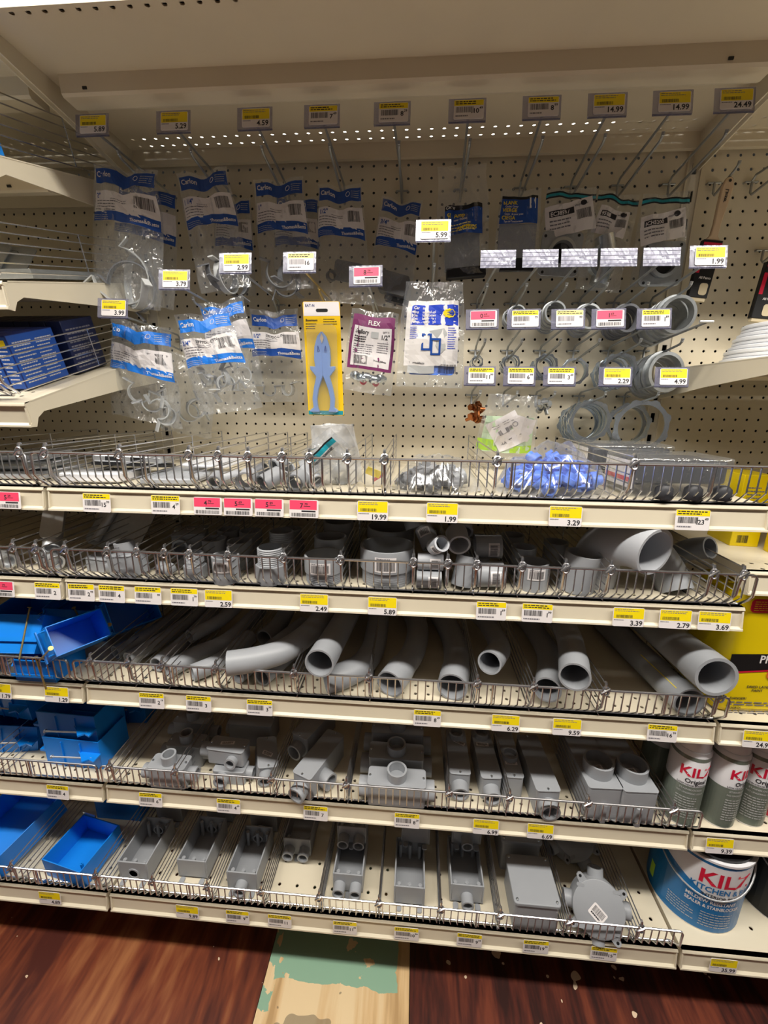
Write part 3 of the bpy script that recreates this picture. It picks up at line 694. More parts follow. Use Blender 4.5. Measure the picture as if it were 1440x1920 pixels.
def hollow_box(mb, x0, x1, y0, y1, z0, z1, m, e=.1):
    mb.box(x0, x1, y0, y1, z0, z0+e, m)
    for b in ((x0, x0+e, y0, y1), (x1-e, x1, y0, y1), (x0+e, x1-e, y0, y0+e), (x0+e, x1-e, y1-e, y1)): mb.box(b[0], b[1], b[2], b[3], z0+e, z1, m)
def coupling(label, X, D, z, r, h, style='plain', m='pvc', grp=None, stk=False, rot=(0, 0, 0)):
    t = thing('pipe_coupling', label, 'pipe coupling', (X, D, z), rot, grp)
    mb = MB()
    if style == 'plain': mb.lathe([(r-.14, h-.5), (r-.14, h), (r, h), (r*.98, h*.5), (r, 0), (r-.14, 0), (r-.14, h-.5)], m); part('body', mb, t)
    elif style == 'adapter':       # wide socket on top, threads below
        mb.lathe([(r-.16, .5), (r-.16, h), (r*.99, h), (r, h-.1), (r, h*.42), (r*.93, h*.4)], m); part('socket', mb, t)
        mb = MB(); pr = [(r*.93, h*.4)]
        n = 6
        for k in range(n): pr += [(r*.93, h*.38*(1-k/n)), (r*.87, h*.38*(1-(k+.5)/n))]
        mb.lathe(pr+[(r*.86, 0), (r-.16, 0), (r-.16, .5)], m); part('thread', mb, t)
    elif style == 'male':          # threads up, hexagon below
        n = 9; pr = [(r-.14, 1.2), (r-.14, h)]
        for k in range(n): pr += [(r*.9, h-(h*.48)*(k/n)), (r*.97, h-(h*.48)*((k+.5)/n))]
        mb.lathe(pr+[(r*.95, h*.5)], m); part('thread', mb, t)
        mb = MB(); o = [(r*1.16*cos(R(45*k+20)), r*1.16*sin(R(45*k+20))) for k in range(8)]; mb.prism(o, 0, h*.52, m); part('hexagon', mb, t, bevel=.04)
    if stk:
        mb = MB(); f = lambda a, b: ((r+.015)*sin(a/r), -(r+.015)*cos(a/r), b)
        w_, h_ = min(1.3, r*.95), h*.38; mb.rect(f, -w_/2-.12, w_/2+.12, h*.5-.06, h*.5+h_, 'paper', nx=6)
        g = lambda a, b: ((r+.022)*sin(a/r), -(r+.022)*cos(a/r), b)
        mb.barcode(g, -w_/2, w_/2, h*.5+.05, h*.5+h_*.8, 'ink', int(X*3)); mb.lines(g, -w_/2, w_/2, h*.5+h_*.82, h*.5+h_*.98, 1, 'ink_soft'); part('barcode_sticker', mb, t, 'white barcode sticker', smooth=0)
    return t
# ---------------------------------------------------------------- bottom shelf
z = DK[4]
fs_box('grey single gang box with an open knockout, first grey box on the bottom shelf', .28, 3.05, 11.85, 16.1, z, front='knock', back='one')
fs_box('grey single gang box with two feet and plain front, second on the bottom shelf', 5.45, 8.2, 11.3, 15.5, z, front='none')
fs_box('grey single gang box with a hub at its front, third on the bottom shelf', 10.32, 13.07, 11.85, 16.1, z, front='one')
fs_box('dark grey box in the shade behind the first grey box on the bottom shelf', .4, 3.1, 6.5, 10.6, z, back='none')
fs_box('dark grey box in the shade behind the second grey box on the bottom shelf', 5.5, 8.2, 6.0, 10.2, z, back='none')
fs_box('dark grey box in the shade behind the third grey box on the bottom shelf', 10.4, 13.1, 6.5, 10.8, z, back='none')
fs_box('grey two hub box set far back, alone in its bin on the bottom shelf', 14.4, 17.0, 8.6, 12.8, z, front='two', back='none')
fs_box('grey two hub box in front, below another two hub box', 19.65, 22.3, 11.2, 15.45, z, front='two', back='none')
fs_box('grey two hub box stacked on top of the other two hub box', 19.6, 22.3, 8.7, 12.8, z+2.15, front='two', back='none', rot=(3, 0, 0))
fs_box('grey single gang box without hubs under a tipped box on the bottom shelf', 25.05, 27.7, 11.75, 16.0, z, front='none', back='none')
fs_box('grey box tipped over the back of the hubless box on the bottom shelf', 25.5, 28.15, 8.2, 12.4, z+2.2, front='none', back='none', rot=(-14, 0, -4))
fs_box('grey single gang box with one front hub, beside the square junction box bin', 29.9, 32.75, 11.2, 15.45, z, front='one', back='none')
fs_box('grey one hub box stacked behind and above the last single gang box', 30.2, 32.9, 7.9, 12.0, z+2.15, front='one', back='none', rot=(4, 0, 0))
def jbox(label, X0, X1, D0, D1, z, h, rot=(0, 0, 0)):
    t = thing('junction_box', label, 'electrical box', ((X0+X1)/2, D1, z), rot); w, l = X1-X0, D1-D0
    mb = MB(); mb.rbox(-w/2+.12, w/2-.12, .1, l-.1, 0, h-.3, 'pvc', r=.25); part('body', mb, t, bevel=.05)
    mb = MB(); mb.rbox(-w/2, w/2, 0, l, h-.32, h, 'pvc', r=.28, n=4); c = part('cover', mb, t, bevel=.06)
    for sx in (-1, 1):
        for yy in (.3, l-.3):
            mb = MB(); mb.lathe([(0, .1), (.1, .07), (.13, 0)], 'zinc', (sx*(w/2-.3), yy, h), n=10); part('screw', mb, c)
    return t
jbox('square grey junction box with flat screwed cover on the bottom shelf', 34.8, 38.55, 13.2, 17.1, z, 3.1)
jbox('square grey junction box in the shade behind the other square box', 34.6, 38.3, 8.6, 12.5, z, 3.6)
def roundbox(label, loc, rot, r=2.0, stk=True):
    t = thing('round_junction_box', label, 'electrical box', loc, rot)
    mb = MB(); mb.lathe([(0, -1.5), (r*.95, -1.5), (r*1.02, -.15), (r, 0)], 'pvc', n=36); part('body', mb, t)
    mb = MB(); mb.lathe([(r, -.05), (r, .1), (r*.96, .14), (0, .14)], 'pvc', n=36)
    for k in range(4):
        a = R(90*k+45); mb.rbox(cos(a)*r*.98-.3, cos(a)*r*.98+.3, sin(a)*r*.98-.12, sin(a)*r*.98+.12, .02, .16, 'pvc', r=.1)
    c = part('cover', mb, t)
    for k in range(4):
        a = R(90*k+35); d = Vector((cos(a), sin(a), 0)); p = Vector((-sin(a), cos(a), 0)); L_ = .75
        o = []
        for s_, q in ((0, -.35), (L_*.7, -.28)): v = d*(r*.93+s_)+p*q; o.append((v.x, v.y))
        for j in range(5):
            aa = -pi/2+pi*j/4; v = d*(r*.93+L_*.7+.28*cos(aa))+p*.28*sin(aa); o.append((v.x, v.y))
        v = d*(r*.93)+p*.35; o.append((v.x, v.y))
        mb = MB(); mb.prism(o, -.1, .02, 'pvc'); v = d*(r*.93+L_*.7); mb.lathe([(.12, .021), (0, .022)], 'black', (v.x, v.y, 0), n=10); part('mounting_ear', mb, t)
    for a in (90, 0, 180, 270):
        d = Vector((cos(R(a)), sin(R(a)), 0)); q = d*r*.9+Vector((0, 0, -.75)); mb = MB(); mb.sweep([q, q+d*.75], .62, 'pvc', n=24, inner=.48); part('hub', mb, t)
    if stk: sticker(t, 1.25, .95, (-.1, .3, .155), (-90, 0, -40), 5)
    return t
roundbox('round grey junction box with flat cover and white barcode sticker', (41.8, 16.3, z+2.15), (56, 0, -8))
roundbox('round grey junction box in the shade behind the stickered round box', (41.8, 10.2, z+2.2), (25, 0, 30), 2.0, False)
# ---------------------------------------------------------------- fourth shelf
z = DK[3]; g4 = 'grey conduit bodies'
H = lambda *a: a
def tee(label, X, D, z, w=4.7, l=1.75, h=2.15, r=.8, stk=None):
    return cbody(label, X-w/2, X+w/2, D-l/2, D+l/2, z, h, [(0, 0, h-.15, 0, 0, 1, r, .95), (-w/2, 0, 1.0, -1, 0, 0, r*.95, .75), (w/2, 0, 1.0, 1, 0, 0, r*.95, .75)], stk=stk)
tee('large grey tee conduit body in front of two others, sticker on its front', 25.05, 14.6, z, stk=(1.2, .5, (-1.5, -.89, .9), (0, 0, 0)))
tee('large grey tee conduit body, middle one of the three in its bin', 24.9, 12.3, z, h=2.5)
tee('large grey tee conduit body, rearmost of the three in its bin', 24.9, 9.9, z, h=2.9)
tee('medium grey tee conduit body at the front of the leftmost grey bin', 5.6, 14.7, z, 3.2, 1.5, 2.1, .6)
tee('medium grey tee conduit body behind the front one in the leftmost grey bin', 5.9, 12.4, z, 3.2, 1.5, 2.2, .58)
tee('medium grey tee conduit body at the rear of the leftmost grey bin', 5.2, 9.9, z, 3.4, 1.4, 2.4, .55)
cbody('grey conduit body with sticker, topmost of the pile in the second grey bin', 8.6, 11.9, 12.6, 14.1, z+1.5, 1.5, [(-1.65, 0, .7, -1, 0, 0, .58, .75), (.7, -.75, .6, 0, -1, .1, .5, .5)], rot=(0, 0, -4), stk=(1.2, .35, (-.1, -.1, 1.52), (-90, 0, 10)))
cbody('grey conduit body with round hub forward, bottom of the pile in the second grey bin', 9.2, 12, 13.2, 14.6, z, 1.45, [(-.5, -.7, .7, 0, -1, 0, .58, .55), (1.4, 0, .7, 1, 0, 0, .5, .6)], lid=False)
cbody('grey elbow conduit body leaning right of the pile in the second grey bin', 12.2, 13.9, 11.0, 14.0, z+.4, 1.4, [(-.1, -1.5, .6, -.2, -1, 0, .55, .8)], rot=(10, 12, 24), stk=(.9, .4, (0, .2, 1.42), (-90, 0, -30)))
cbody('dark grey conduit body lying at the back of the second grey bin', 8.8, 13, 8.0, 10.4, z, 2.4, [(-2.1, 0, 1.1, -1, 0, 0, .7, .5)], stk=(1.1, .4, (0, -.3, 2.42), (-90, 0, 5)))
cbody('long grey conduit body set diagonally with side hub, third grey bin', 16.5, 18.3, 9.9, 15.2, z, 2.25, [(0, -2.65, 1.0, 0, -1, -.1, .72, .85), (.9, -.9, .95, 1, -.2, 0, .72, .95)], rot=(0, 0, -22), loc=(18.2, 12.8, z))
cbody('long grey conduit body with sticker behind the diagonal one in the third grey bin', 15.5, 17.2, 8, 12.6, z, 2.2, [(0, -2.3, 1.0, 0, -1, 0, .72, .8)], rot=(0, 0, -24), loc=(17.0, 9.6, z+.6), stk=(.9, .4, (0, -.6, 2.22), (-90, 0, 30)))
cbody('grey elbow conduit body with tilted sticker, leftmost of the four upright ones', 29.45, 31.15, 9.0, 13.9, z, 2.2, [(0, -2.45, .95, 0, -1, -.1, .7, .8), (0, 1.6, 2.1, 0, 0, 1, .65, .6)], stk=(1.1, .38, (.2, -.9, 2.22), (-90, 0, -30)))
cbody('grey elbow conduit body with level sticker, second of the four upright ones', 31.9, 33.55, 8.9, 14.1, z, 2.2, [(0, -2.6, .95, 0, -1, -.1, .7, .8), (0, 1.9, 2.1, 0, 0, 1, .65, .6)], stk=(1.1, .38, (-.1, -.9, 2.22), (-90, 0, -4)), rot=(0, 0, 3))
cbody('narrow grey conduit body with an upright hub and red mark, third of the four', 34.0, 35.5, 8.6, 13.85, z, 2.2, [(0, -.6, 2.1, 0, 0, 1, .66, .55)], stk=(1.0, .4, (0, 1.2, 2.22), (-90, 0, 0)))
cbody('long grey conduit body with screwed cover and front hub, fourth of the four', 36.05, 37.95, 9.2, 15.0, z, 2.3, [(0.05, -2.9, .85, 0, -1, -.05, .78, .7)], rot=(0, 0, 3))
for lab, X, D, dr in (('big grey elbow conduit body with a wide open hub, left of the pair', 41.25, 12.0, 0), ('big grey elbow conduit body with a wide open hub, right of the pair', 43.85, 12.1, 0)):
    tb = cbody(lab, X-1.32, X+1.32, D-3.2, D+3.2, z, 3.2, [(0, -1.55, 3.05, 0, 0, 1, 1.12, 1.2)], rot=(0, 0, 2), stk=(1.1, .45, (0, 1.3, 3.22), (-90, 0, 8)), screws=False)
    mb = MB(); mb.rbox(-.22, .22, -3.45, -3.15, 0, 1.7, 'pvc', r=.1); part('mounting_rib', mb, tb)
# blue old-work boxes, left bay
def blue_gang(label, loc, rot, w=5.6, l=3.4, h=2.9, cells=3, bracket=True):
    t = thing('blue_outlet_box', label, 'electrical box', loc, rot)
    mb = MB(); hollow_box(mb, -w/2, w/2, 0, l, 0, h, 'blue_plastic', .09)
    for k in range(1, cells): mb.box(-w/2+w*k/cells-.04, -w/2+w*k/cells+.04, -.12, .0, 0, h*.9, 'blue_plastic')
    part('body', mb, t, smooth=0, bevel=.02)
    mb = MB(); mb.box(-w/2-.6, -w/2, .1, .7, h*.42, h*.5, 'blue_plastic'); part('side_flange', mb, t, smooth=0)
    mb = MB(); mb.prism([(w/2-2.1, 0), (w/2+.1, 0), (w/2+.1, -.9), (w/2-.5, -.7), (w/2-.9, -1.0), (w/2-1.6, -.35)], h*.55, h*.6, 'blue_plastic'); part('nailing_bracket', mb, t, smooth=0)
    mb = MB(); mb.sweep([(-w/2+1.2, -.55, h*.5), (w/2-.4, -.5, h*.58)], .07, 'alu', n=8); mb.sweep([(-w/2+1.15, -.55, h*.5), (-w/2+1.25, -.55, h*.5)], .16, 'alu', n=10); part('nail', mb, t)
    return t
blue_gang('blue plastic multi gang box on top of its twin, nail across the front, left bay', (-4.3, 13.6, z+2.3), (0, 0, -2))
blue_gang('blue plastic multi gang box under its twin, left bay fourth shelf', (-3.9, 14.0, z), (0, 0, -2), w=5.4)
blue_gang('pale edged blue box at the far left of the fourth shelf', (-11.0, 13.0, z), (0, 8, 10), w=4.5)
blue_gang('blue gang box in the shade behind the nailed pair on the fourth shelf', (-3.6, 8.6, z), (0, 0, 4), w=5.6, h=3.6)
blue_gang('upper blue box at the far left edge of the fourth shelf', (-11.3, 12.0, z+3.0), (4, 0, -6), w=4.6)
# third shelf blue boxes
z = DK[2]
def blue_single(label, loc, rot, w=2.4, l=3.7, h=3.0, open_='top'):
    t = thing('blue_outlet_box', label, 'electrical box', loc, rot)
    mb = MB(); hollow_box(mb, -w/2, w/2, -l/2, l/2, 0, h, 'blue_plastic', .08); part('body', mb, t, smooth=0, bevel=.02)
    for s_ in (-1, 1):
        mb = MB(); mb.sweep([(s_*(w/2-.25), -l/2, h-.45), (s_*(w/2-.25), -l/2-.28, h-.35), (s_*(w/2-.25), -l/2-.05, h-.1)], .07, 'blue_plastic', n=6); part('screw_ear', mb, t)
    mb = MB(); mb.box(-w/2-.1, w/2+.1, -l/2-.25, -l/2-.17, h*.3, h*.42, 'blue_plastic'); part('flange', mb, t, smooth=0)
    mb = MB(); mb.sweep([(w*.3, -l/2-.3, -.4), (w*.2, -l/2-.25, h+.5)], .07, 'brass', n=8); mb.lathe([(0, 0), (.17, 0), (.17, .05), (0, .05)], 'brass', (w*.2, -l/2-.25, h+.5), n=12); part('nail', mb, t)
    return t
blue_single('large blue plastic box with its broad smooth side forward, third shelf left bay', (-5.6, 14.5, z+1.75), (-34, 0, 3), 4.0, 3.2, 3.0)
blue_single('blue plastic box tilted open to the right with a long nail, third shelf', (-2.1, 13.9, z+2.9), (0, 58, -30), 2.4, 3.8, 3.2)
blue_single('blue plastic box standing under the tilted blue boxes, third shelf', (-3.9, 14.1, z+.1), (0, 0, 0), 3.4, 3.2, 1.9)
blue_single('blue plastic box at the far left edge, third shelf left bay', (-9.8, 14.4, z+1.0), (30, -12, 20), 2.6, 3.6, 2.8)
blue_single('blue plastic box on its side in the shade, third shelf left bay', (-1.2, 8.5, z+2.2), (0, 60, -35), 3.0, 4.0, 3.0)
blue_single('dark blue box at the back of the left bay, third shelf', (-5.2, 7.6, z+.4), (12, 0, 0), 5.0, 4.0, 3.6)
blue_single('dark blue box in the far left rear of the third shelf', (-10.5, 9.0, z+.4), (10, 20, 0), 4.0, 4.0, 3.2)
# bottom shelf blue boxes
z = DK[4]
def blue_tray(label, loc, rot, w, l, h):
    t = thing('blue_outlet_box', label, 'electrical box', loc, rot)
    mb = MB(); hollow_box(mb, -w/2, w/2, -l/2, l/2, 0, h, 'blue_plastic', .09); part('body', mb, t, smooth=0, bevel=.02)
    mb = MB(); mb.sweep([(w/2-.3, -l/2+.5, .1), (w/2-.3, -l/2+.5, h+.25)], .12, 'blue_plastic', n=10, inner=.05); part('screw_post', mb, t)
    mb = MB(); mb.box(-w/2-.05, -w/2+1.4, l/2, l/2+.08, h*.2, h+.3, 'alu'); part('metal_bracket', mb, t, 'thin steel mounting bracket', smooth=0)
    return t
blue_tray('open blue plastic box with steel bracket at the front, bottom shelf left bay', (-4.0, 14.7, z+.2), (4, 0, -10), 4.3, 4.2, 2.1)
blue_tray('big open blue plastic box at the far left of the bottom shelf', (-12.0, 13.6, z+1.0), (14, 6, -18), 5.5, 6.5, 2.5)
blue_tray('dark blue plastic box standing at the back of the bottom shelf, left bay', (-3.6, 9.2, z), (0, 0, 0), 4.8, 3.2, 2.4)
# ---------------------------------------------------------------- third shelf pipes
z = DK[2]; r2 = 1.05
wpipe('pvc_pipe_elbow', 'light grey pipe elbow lying crosswise on the fence, mouth facing left', 'pipe', [(12.2, 15.9, z+2.9), (14.2, 15.2, z+2.95), (16.0, 13.9, z+3.0), (17.3, 11, z+3.0), (18.0, 7, z+3.0), (18.3, 2.5, z+2.6)], .93, wall=.1)
wpipe('pvc_pipe_elbow', 'grey pipe elbow curving up at the back behind the crosswise elbow', 'pipe', [(12.4, 9, z+.85), (13.1, 6, z+1.0), (13.5, 4.2, z+2.6), (13.3, 3.6, z+5)], .8)
wpipe('pvc_pipe', 'small grey pipe mouth low behind the fence, under the crosswise elbow, left one', 'pipe', [(12.1, 14.4, z+.78), (13.4, 11, z+.8), (15.3, 6, z+.8)], .72)
wpipe('pvc_pipe', 'small grey pipe mouth low behind the fence, under the crosswise elbow, right one', 'pipe', [(14.2, 14.5, z+.8), (15.6, 10.5, z+.8), (16.8, 6, z+.8)], .72)
wpipe('pvc_pipe_elbow', 'grey pipe with round mouth resting on the fence, dark printing on its back', 'pipe', [(19.3, 16.35, z+3.65), (19.7, 12, z+3.35), (20.1, 7, z+3.1), (20.3, 2, z+2.9)], r2, bell=.4)
wpipe('pvc_pipe_elbow', 'grey pipe elbow with its mouth behind the fence under the round mouthed pipe', 'pipe', [(19.4, 14.7, z+1.05), (20.6, 14.0, z+1.05), (22.0, 12.4, z+1.1), (22.7, 9.5, z+1.3), (22.6, 4, z+2.2), (22.2, 1.6, z+3.0)], 1.02)
wpipe('pvc_pipe_elbow', 'grey pipe elbow with flared mouth, curving right then back, middle of third shelf', 'pipe', [(24.35, 14.8, z+1.1), (25.1, 13, z+1.15), (26.1, 10.5, z+1.2), (26.5, 7, z+1.2), (26.0, 4, z+1.3), (24.8, 1.5, z+1.8)], 1.0, bell=1)
wpipe('pvc_pipe_elbow', 'grey pipe elbow with flared mouth, curving left at the back, middle of third shelf', 'pipe', [(29.1, 14.8, z+1.15), (29.7, 11.5, z+1.15), (29.7, 8, z+1.15), (28.8, 4, z+1.3), (27.4, 1.5, z+1.8)], 1.06, bell=.8)
wpipe('pvc_pipe_elbow', 'short grey elbow with its round mouth raised above the fence, alone in its bin', 'pipe', [(31.7, 14.9, z+3.5), (32.5, 13.2, z+3.1), (33.2, 11, z+2.5), (33.0, 6.5, z+1.9), (32.0, 3, z+1.6)], .85, bell=.4)
wpipe('pvc_pipe_elbow', 'grey pipe elbow with mouth low behind the fence, under the raised elbow', 'pipe', [(36.05, 15, z+1.55), (37.1, 12, z+1.3), (37.7, 9, z+1.2), (37.4, 5, z+1.2), (36.5, 2, z+1.4)], .93, bell=.6)
wpipe('pvc_pipe_elbow', 'grey pipe elbow lying on top of the lower elbow, mouth above the fence', 'pipe', [(37.35, 16.2, z+3.6), (38.3, 13, z+3.45), (38.9, 10, z+3.4), (38.9, 6, z+3.4), (38.3, 2, z+3.5)], 1.0, bell=.6)
wpipe('pvc_pipe', 'long straight grey pipe with printing and a thin yellow line', 'pipe', [(46.0, 15.2, z+1.3), (45.7, 11, z+1.15), (45.3, 7, z+1.12), (44.9, 2, z+1.1)], 1.12, wall=.12, printed='Carlon', stripe=True)
wpipe('pvc_pipe', 'thickest grey pipe with wide flared mouth resting at the shelf end', 'pipe', [(46.5, 16.35, z+4.3), (46.6, 12, z+3.9), (46.8, 8, z+3.45), (46.9, 2, z+2.8)], 1.32, bell=.5, wall=.22)
for k, (p, r_) in enumerate([([(.3, 12.2, z+.7), (1.6, 9, z+.8), (2.4, 5, z+1.0), (2.3, 2, z+2)], .62), ([(2.0, 13.0, z+.7), (3.6, 9, z+.9), (4.6, 5, z+1.4), (4.4, 2, z+2.6)], .62), ([(4.9, 13.6, z+.75), (5.6, 10, z+.9), (6.3, 5, z+1.6)], .66),
        ([(6.2, 14.2, z+.75), (7.6, 12, z+.9), (9.4, 9.8, z+1.0), (10.6, 5, z+1.5)], .72), ([(6.6, 11.2, z+2.0), (8.3, 8, z+2.2), (9.5, 4, z+3.2)], .6), ([(8.4, 14.4, z+.75), (10.0, 12.6, z+.85), (11.1, 9, z+.9)], .7)]):
    wpipe('pvc_pipe_elbow', 'thin grey pipe elbow in the left bins of the third shelf, %s from the left' % ordn[k], 'pipe', p, r_, wall=.1)
# ---------------------------------------------------------------- second shelf fittings
z = DK[1]
coupling('small grey threaded adapter, leftmost coupling in the second row', 9.6, 14.3, z, .72, 2.0, 'male')
coupling('grey coupling with barcode sticker, second coupling of the second row', 12.15, 14.6, z, .98, 2.0, 'plain', stk=True)
coupling('grey adapter with threads up and an octagon collar', 15.5, 14.4, z, .98, 2.7, 'male')
coupling('grey adapter with threads up in the shade behind the octagon collar one', 15.3, 11.2, z, 1.0, 2.9, 'male')
coupling('grey wide adapter with barcode sticker and threads at its foot', 19.3, 13.9, z, 1.42, 2.1, 'adapter', stk=True)
coupling('grey wide adapter in the shade directly behind the stickered one', 19.2, 10.9, z, 1.3, 2.5, 'adapter')
coupling('dark grey wide adapter at the back of its bin', 19.3, 7.8, z, 1.3, 2.9, 'adapter')
coupling('largest grey adapter with barcode sticker, threads at its foot', 23.95, 13.2, z, 2.02, 2.75, 'adapter', stk=True)
coupling('largest grey adapter in the shade behind the stickered one', 23.9, 8.9, z, 1.95, 2.9, 'adapter')
coupling('largest dark grey adapter at the very back', 23.9, 4.7, z, 1.9, 3.0, 'adapter')
for k, (X, D) in enumerate([(9.9, 11.6), (12.1, 11.9), (12.0, 9.3), (9.9, 9), (15.2, 8.3), (31.3, 9), (34.4, 11), (34.2, 8), (37.3, 9.5)]):
    coupling('grey coupling in the shaded rear of the second shelf, %s from the left' % ordn[k], X, D, z, .95, 2.2, 'plain' if k != 4 else 'male')
def coup_h(label, loc, rot, r, L_, stk=True, m='pvc'):
    t = coupling(label, loc[0], loc[1], loc[2], r, L_, 'plain', m=m, stk=stk, rot=rot); return t
coup_h('grey coupling lying crosswise at the bottom of the pile, white sticker forward', (26.15, 14.6, z+.72), (0, 90, 0), .66, 1.75)
coup_h('grey coupling lying crosswise above the bottom one in the pile', (26.2, 14.3, z+1.95), (0, 90, 0), .62, 1.8, m='pvc_light')
coup_h('grey coupling with a large sticker leaning left on the pile', (27.2, 13.0, z+2.6), (-38, -28, 0), .72, 1.6)
coup_h('pale short coupling leaning right on top of the pile', (27.3, 14.4, z+3.1), (50, 40, 0), .58, 1.2, m='pvc_light')
coup_h('dark grey coupling at the back top of the pile under the shelf above', (26.0, 11.0, z+3.4), (-20, -20, 0), .8, 2.0, False)
coup_h('grey coupling standing at the foot of the ring shaped one', (29.4, 14.2, z+.2), (-12, 10, 0), .78, 2.2, False)
coup_h('pale grey coupling with its round mouth forward above the fence', (29.05, 14.6, z+3.35), (-74, 0, 4), .78, 1.6, False, 'pvc_light')
coup_h('grey coupling behind the round mouthed one', (29.5, 12.4, z+3.6), (-60, 0, 0), .75, 1.4, False)
coup_h('grey coupling with upright sticker, lower of two stacked crosswise', (30.45, 14.0, z+1.0), (0, 88, 0), .92, 1.85)
coup_h('grey coupling, upper of two stacked crosswise with a sticker', (30.4, 12.6, z+2.6), (0, 88, 0), .88, 1.9)
coupling('grey coupling with barcode sticker standing alone behind the fence', 34.5, 13.6, z, 1.06, 2.0, 'plain', stk=True)
coupling('grey cup shaped coupling with flared rim, right of the stickered one', 37.6, 13.6, z, 1.22, 2.75, 'plain', rot=(0, 6, 0))
wpipe('pvc_pipe_elbow', 'big light grey elbow standing up, wide round mouth forward and right', 'pipe elbow', [(41.45, 15.7, z+3.7), (40.7, 14.2, z+3.75), (39.8, 12.9, z+3.2), (39.4, 12.3, z+2.0), (39.3, 12.1, z+.05)], 1.6, wall=.2, m='pvc_light')
wpipe('pvc_pipe_elbow', 'dark grey elbow leaning behind the fence right of the big elbow', 'pipe elbow', [(44.6, 13.5, z+.05), (44.2, 12.5, z+1.5), (43.2, 11.6, z+2.8), (42.3, 10.0, z+3.2)], 1.15, wall=.15)
wpipe('pvc_pipe_elbow', 'small dark elbow near the right end, mouth forward above the dividers', 'pipe elbow', [(47.2, 12.2, z+3.0), (46.6, 11.0, z+2.4), (46.1, 10.2, z+1.4), (46.0, 10.0, z+.05)], .8, wall=.14, m='pvc_dark')
cbody('grey conduit tee with upright hub behind the fence, left bins', 3.1, 5.6, 13.4, 15.0, z, 1.7, [(.25, -.1, 1.5, 0, 0, 1, .68, 1.1), (-1.2, -.2, .7, -1, 0, 0, .5, .5)], rot=(0, -8, -14))
cbody('flat grey fitting low in the bin left of the upright hub', .7, 2.9, 12.2, 14.2, z, 1.1, [], rot=(0, 0, -10), screws=False)
cbody('dark grey fitting with sticker in the shade behind the upright hub', 5.6, 8.2, 8.5, 11, z+.2, 2.0, [(-.6, -1.2, 1, 0, -1, .2, .6, .7)], rot=(0, 0, 20), stk=(.6, .5, (0, -.4, 2.02), (-90, 0, 10)))
for k, (X, D, rz) in enumerate([(6.6, 13.6, 30), (7.6, 14.0, -20), (7.7, 12.6, 70)]):
    coup_h('small grey fitting in the narrow bins left of the adapters, %s from the left' % ordn[k], (X, D, z+.5), (90, 0, rz), .45, 1.1, False)
# metal conduit bodies in the left bay
def lb(label, loc, rot, m='alu', L_=4.2):
    t = thing('metal_conduit_body', label, 'conduit fitting', loc, rot)
    mb = MB(); mb.sweep([(0, 0, .7), (0, L_*.8, .7), (0, L_, .75)], [.62, .66, .4], m, n=20); part('body', mb, t)
    mb = MB(); mb.rbox(-.72, .72, .1, L_, 1.2, 1.32, m, r=.5); part('cover', mb, t)
    mb = MB(); mb.sweep([(0, .2, .7), (0, -.5, .7)], .6, m, n=20, inner=.45); part('hub', mb, t); return t
lb('shiny metal conduit body leaning over the divider, left bay second shelf', (-2.1, 13.5, z+1.6), (38, 0, 28))
lb('shiny metal conduit body lying flat at the far left, second shelf', (-5.5, 14.6, z+.1), (0, 0, 78), L_=5)
lb('metal conduit body lying low beneath the leaning one, second shelf', (-1.7, 14.3, z+.1), (0, 0, 60), L_=2.6)
mb = MB(); mb.rbox(-2.2, 2.2, 0, .12, 0, 4.6, 'galv', r=.5, plane='xz'); mb.sweep([(-1.2, -.3, .4), (-1.0, -.2, 4.2)], .35, 'alu', n=14)
solo('metal_cover_plate', mb, 'flat metal cover plate leaning in the shade behind the shiny fittings', 'cover plate', (-.2, 10.5, z+.4), (-30, 20, 0))
# ---------------------------------------------------------------- paint goods in the right bay
z = DK[3]
def can(label, X, D, r, h, body, text=True, rot=0):
    t = thing('spray_can', label, 'spray can', (X, D, z), (0, 0, rot))
    mb = MB(); mb.lathe([(0, 0), (r*.97, 0), (r, .12), (r, h), (r*.93, h+.25), (0, h+.3)], 'white_plastic', n=36); part('can_body', mb, t)
    mb = MB(); C = lambda e: (lambda a, b: ((r+e)*sin(a/r), -(r+e)*cos(a/r), b))
    mb.rect(C(.01), -r*pi, r*pi, .15, h*.58, body, nx=40); mb.rect(C(.01), -r*pi, r*pi, h*.93, h*.98, body, nx=40)
    if text:
        mb.text('KILZ', C(.03), -1.0, h*.72, .85, 'red', maxw=2.4); mb.text('Original', C(.03), -.55, h*.63, .38, 'ink', maxw=1.5)
        mb.text('LOW-ODOR INTERIOR', C(.03), -1.0, h*.59, .15, 'ink', maxw=2.0)
        mb.text('STAINBLOCKER', C(.03), -.8, h*.53, .16, 'strap_grey', maxw=1.6); mb.text('NO LINGERING ODOR', C(.03), -.9, h*.48, .14, 'strap_grey', maxw=1.8)
        mb.lines(C(.03), -.9, .9, h*.12, h*.44, 9, 'strap_grey', 3, .35, nx=2)
    part('printed_label', mb, t, 'grey green label with red lettering' if text else 'red label', smooth=0)
    mb = MB(); mb.lathe([(r*.9, h+.2), (r*.88, h+1.6), (0, h+1.65)], 'white_plastic', n=30); part('cap', mb, t); return t
can('white and grey green spray can with red lettering, nearest the wire divider', 47.85, 13.9, 1.3, 6.6, 'can_grey', rot=-12)
can('white and grey green spray can, second from the wire divider, lettering turned right', 50.75, 13.9, 1.22, 6.6, 'can_grey', rot=20)
can('white and grey green spray can, third from the wire divider', 53.2, 13.6, 1.22, 6.6, 'can_grey', rot=-12)
can('red labelled spray can at the right edge of the picture', 55.8, 12.9, 1.3, 6.6, 'red', False)
can('white spray can in the shade behind the first one', 48.0, 10.2, 1.25, 6.6, 'can_grey', False)
z = DK[4]
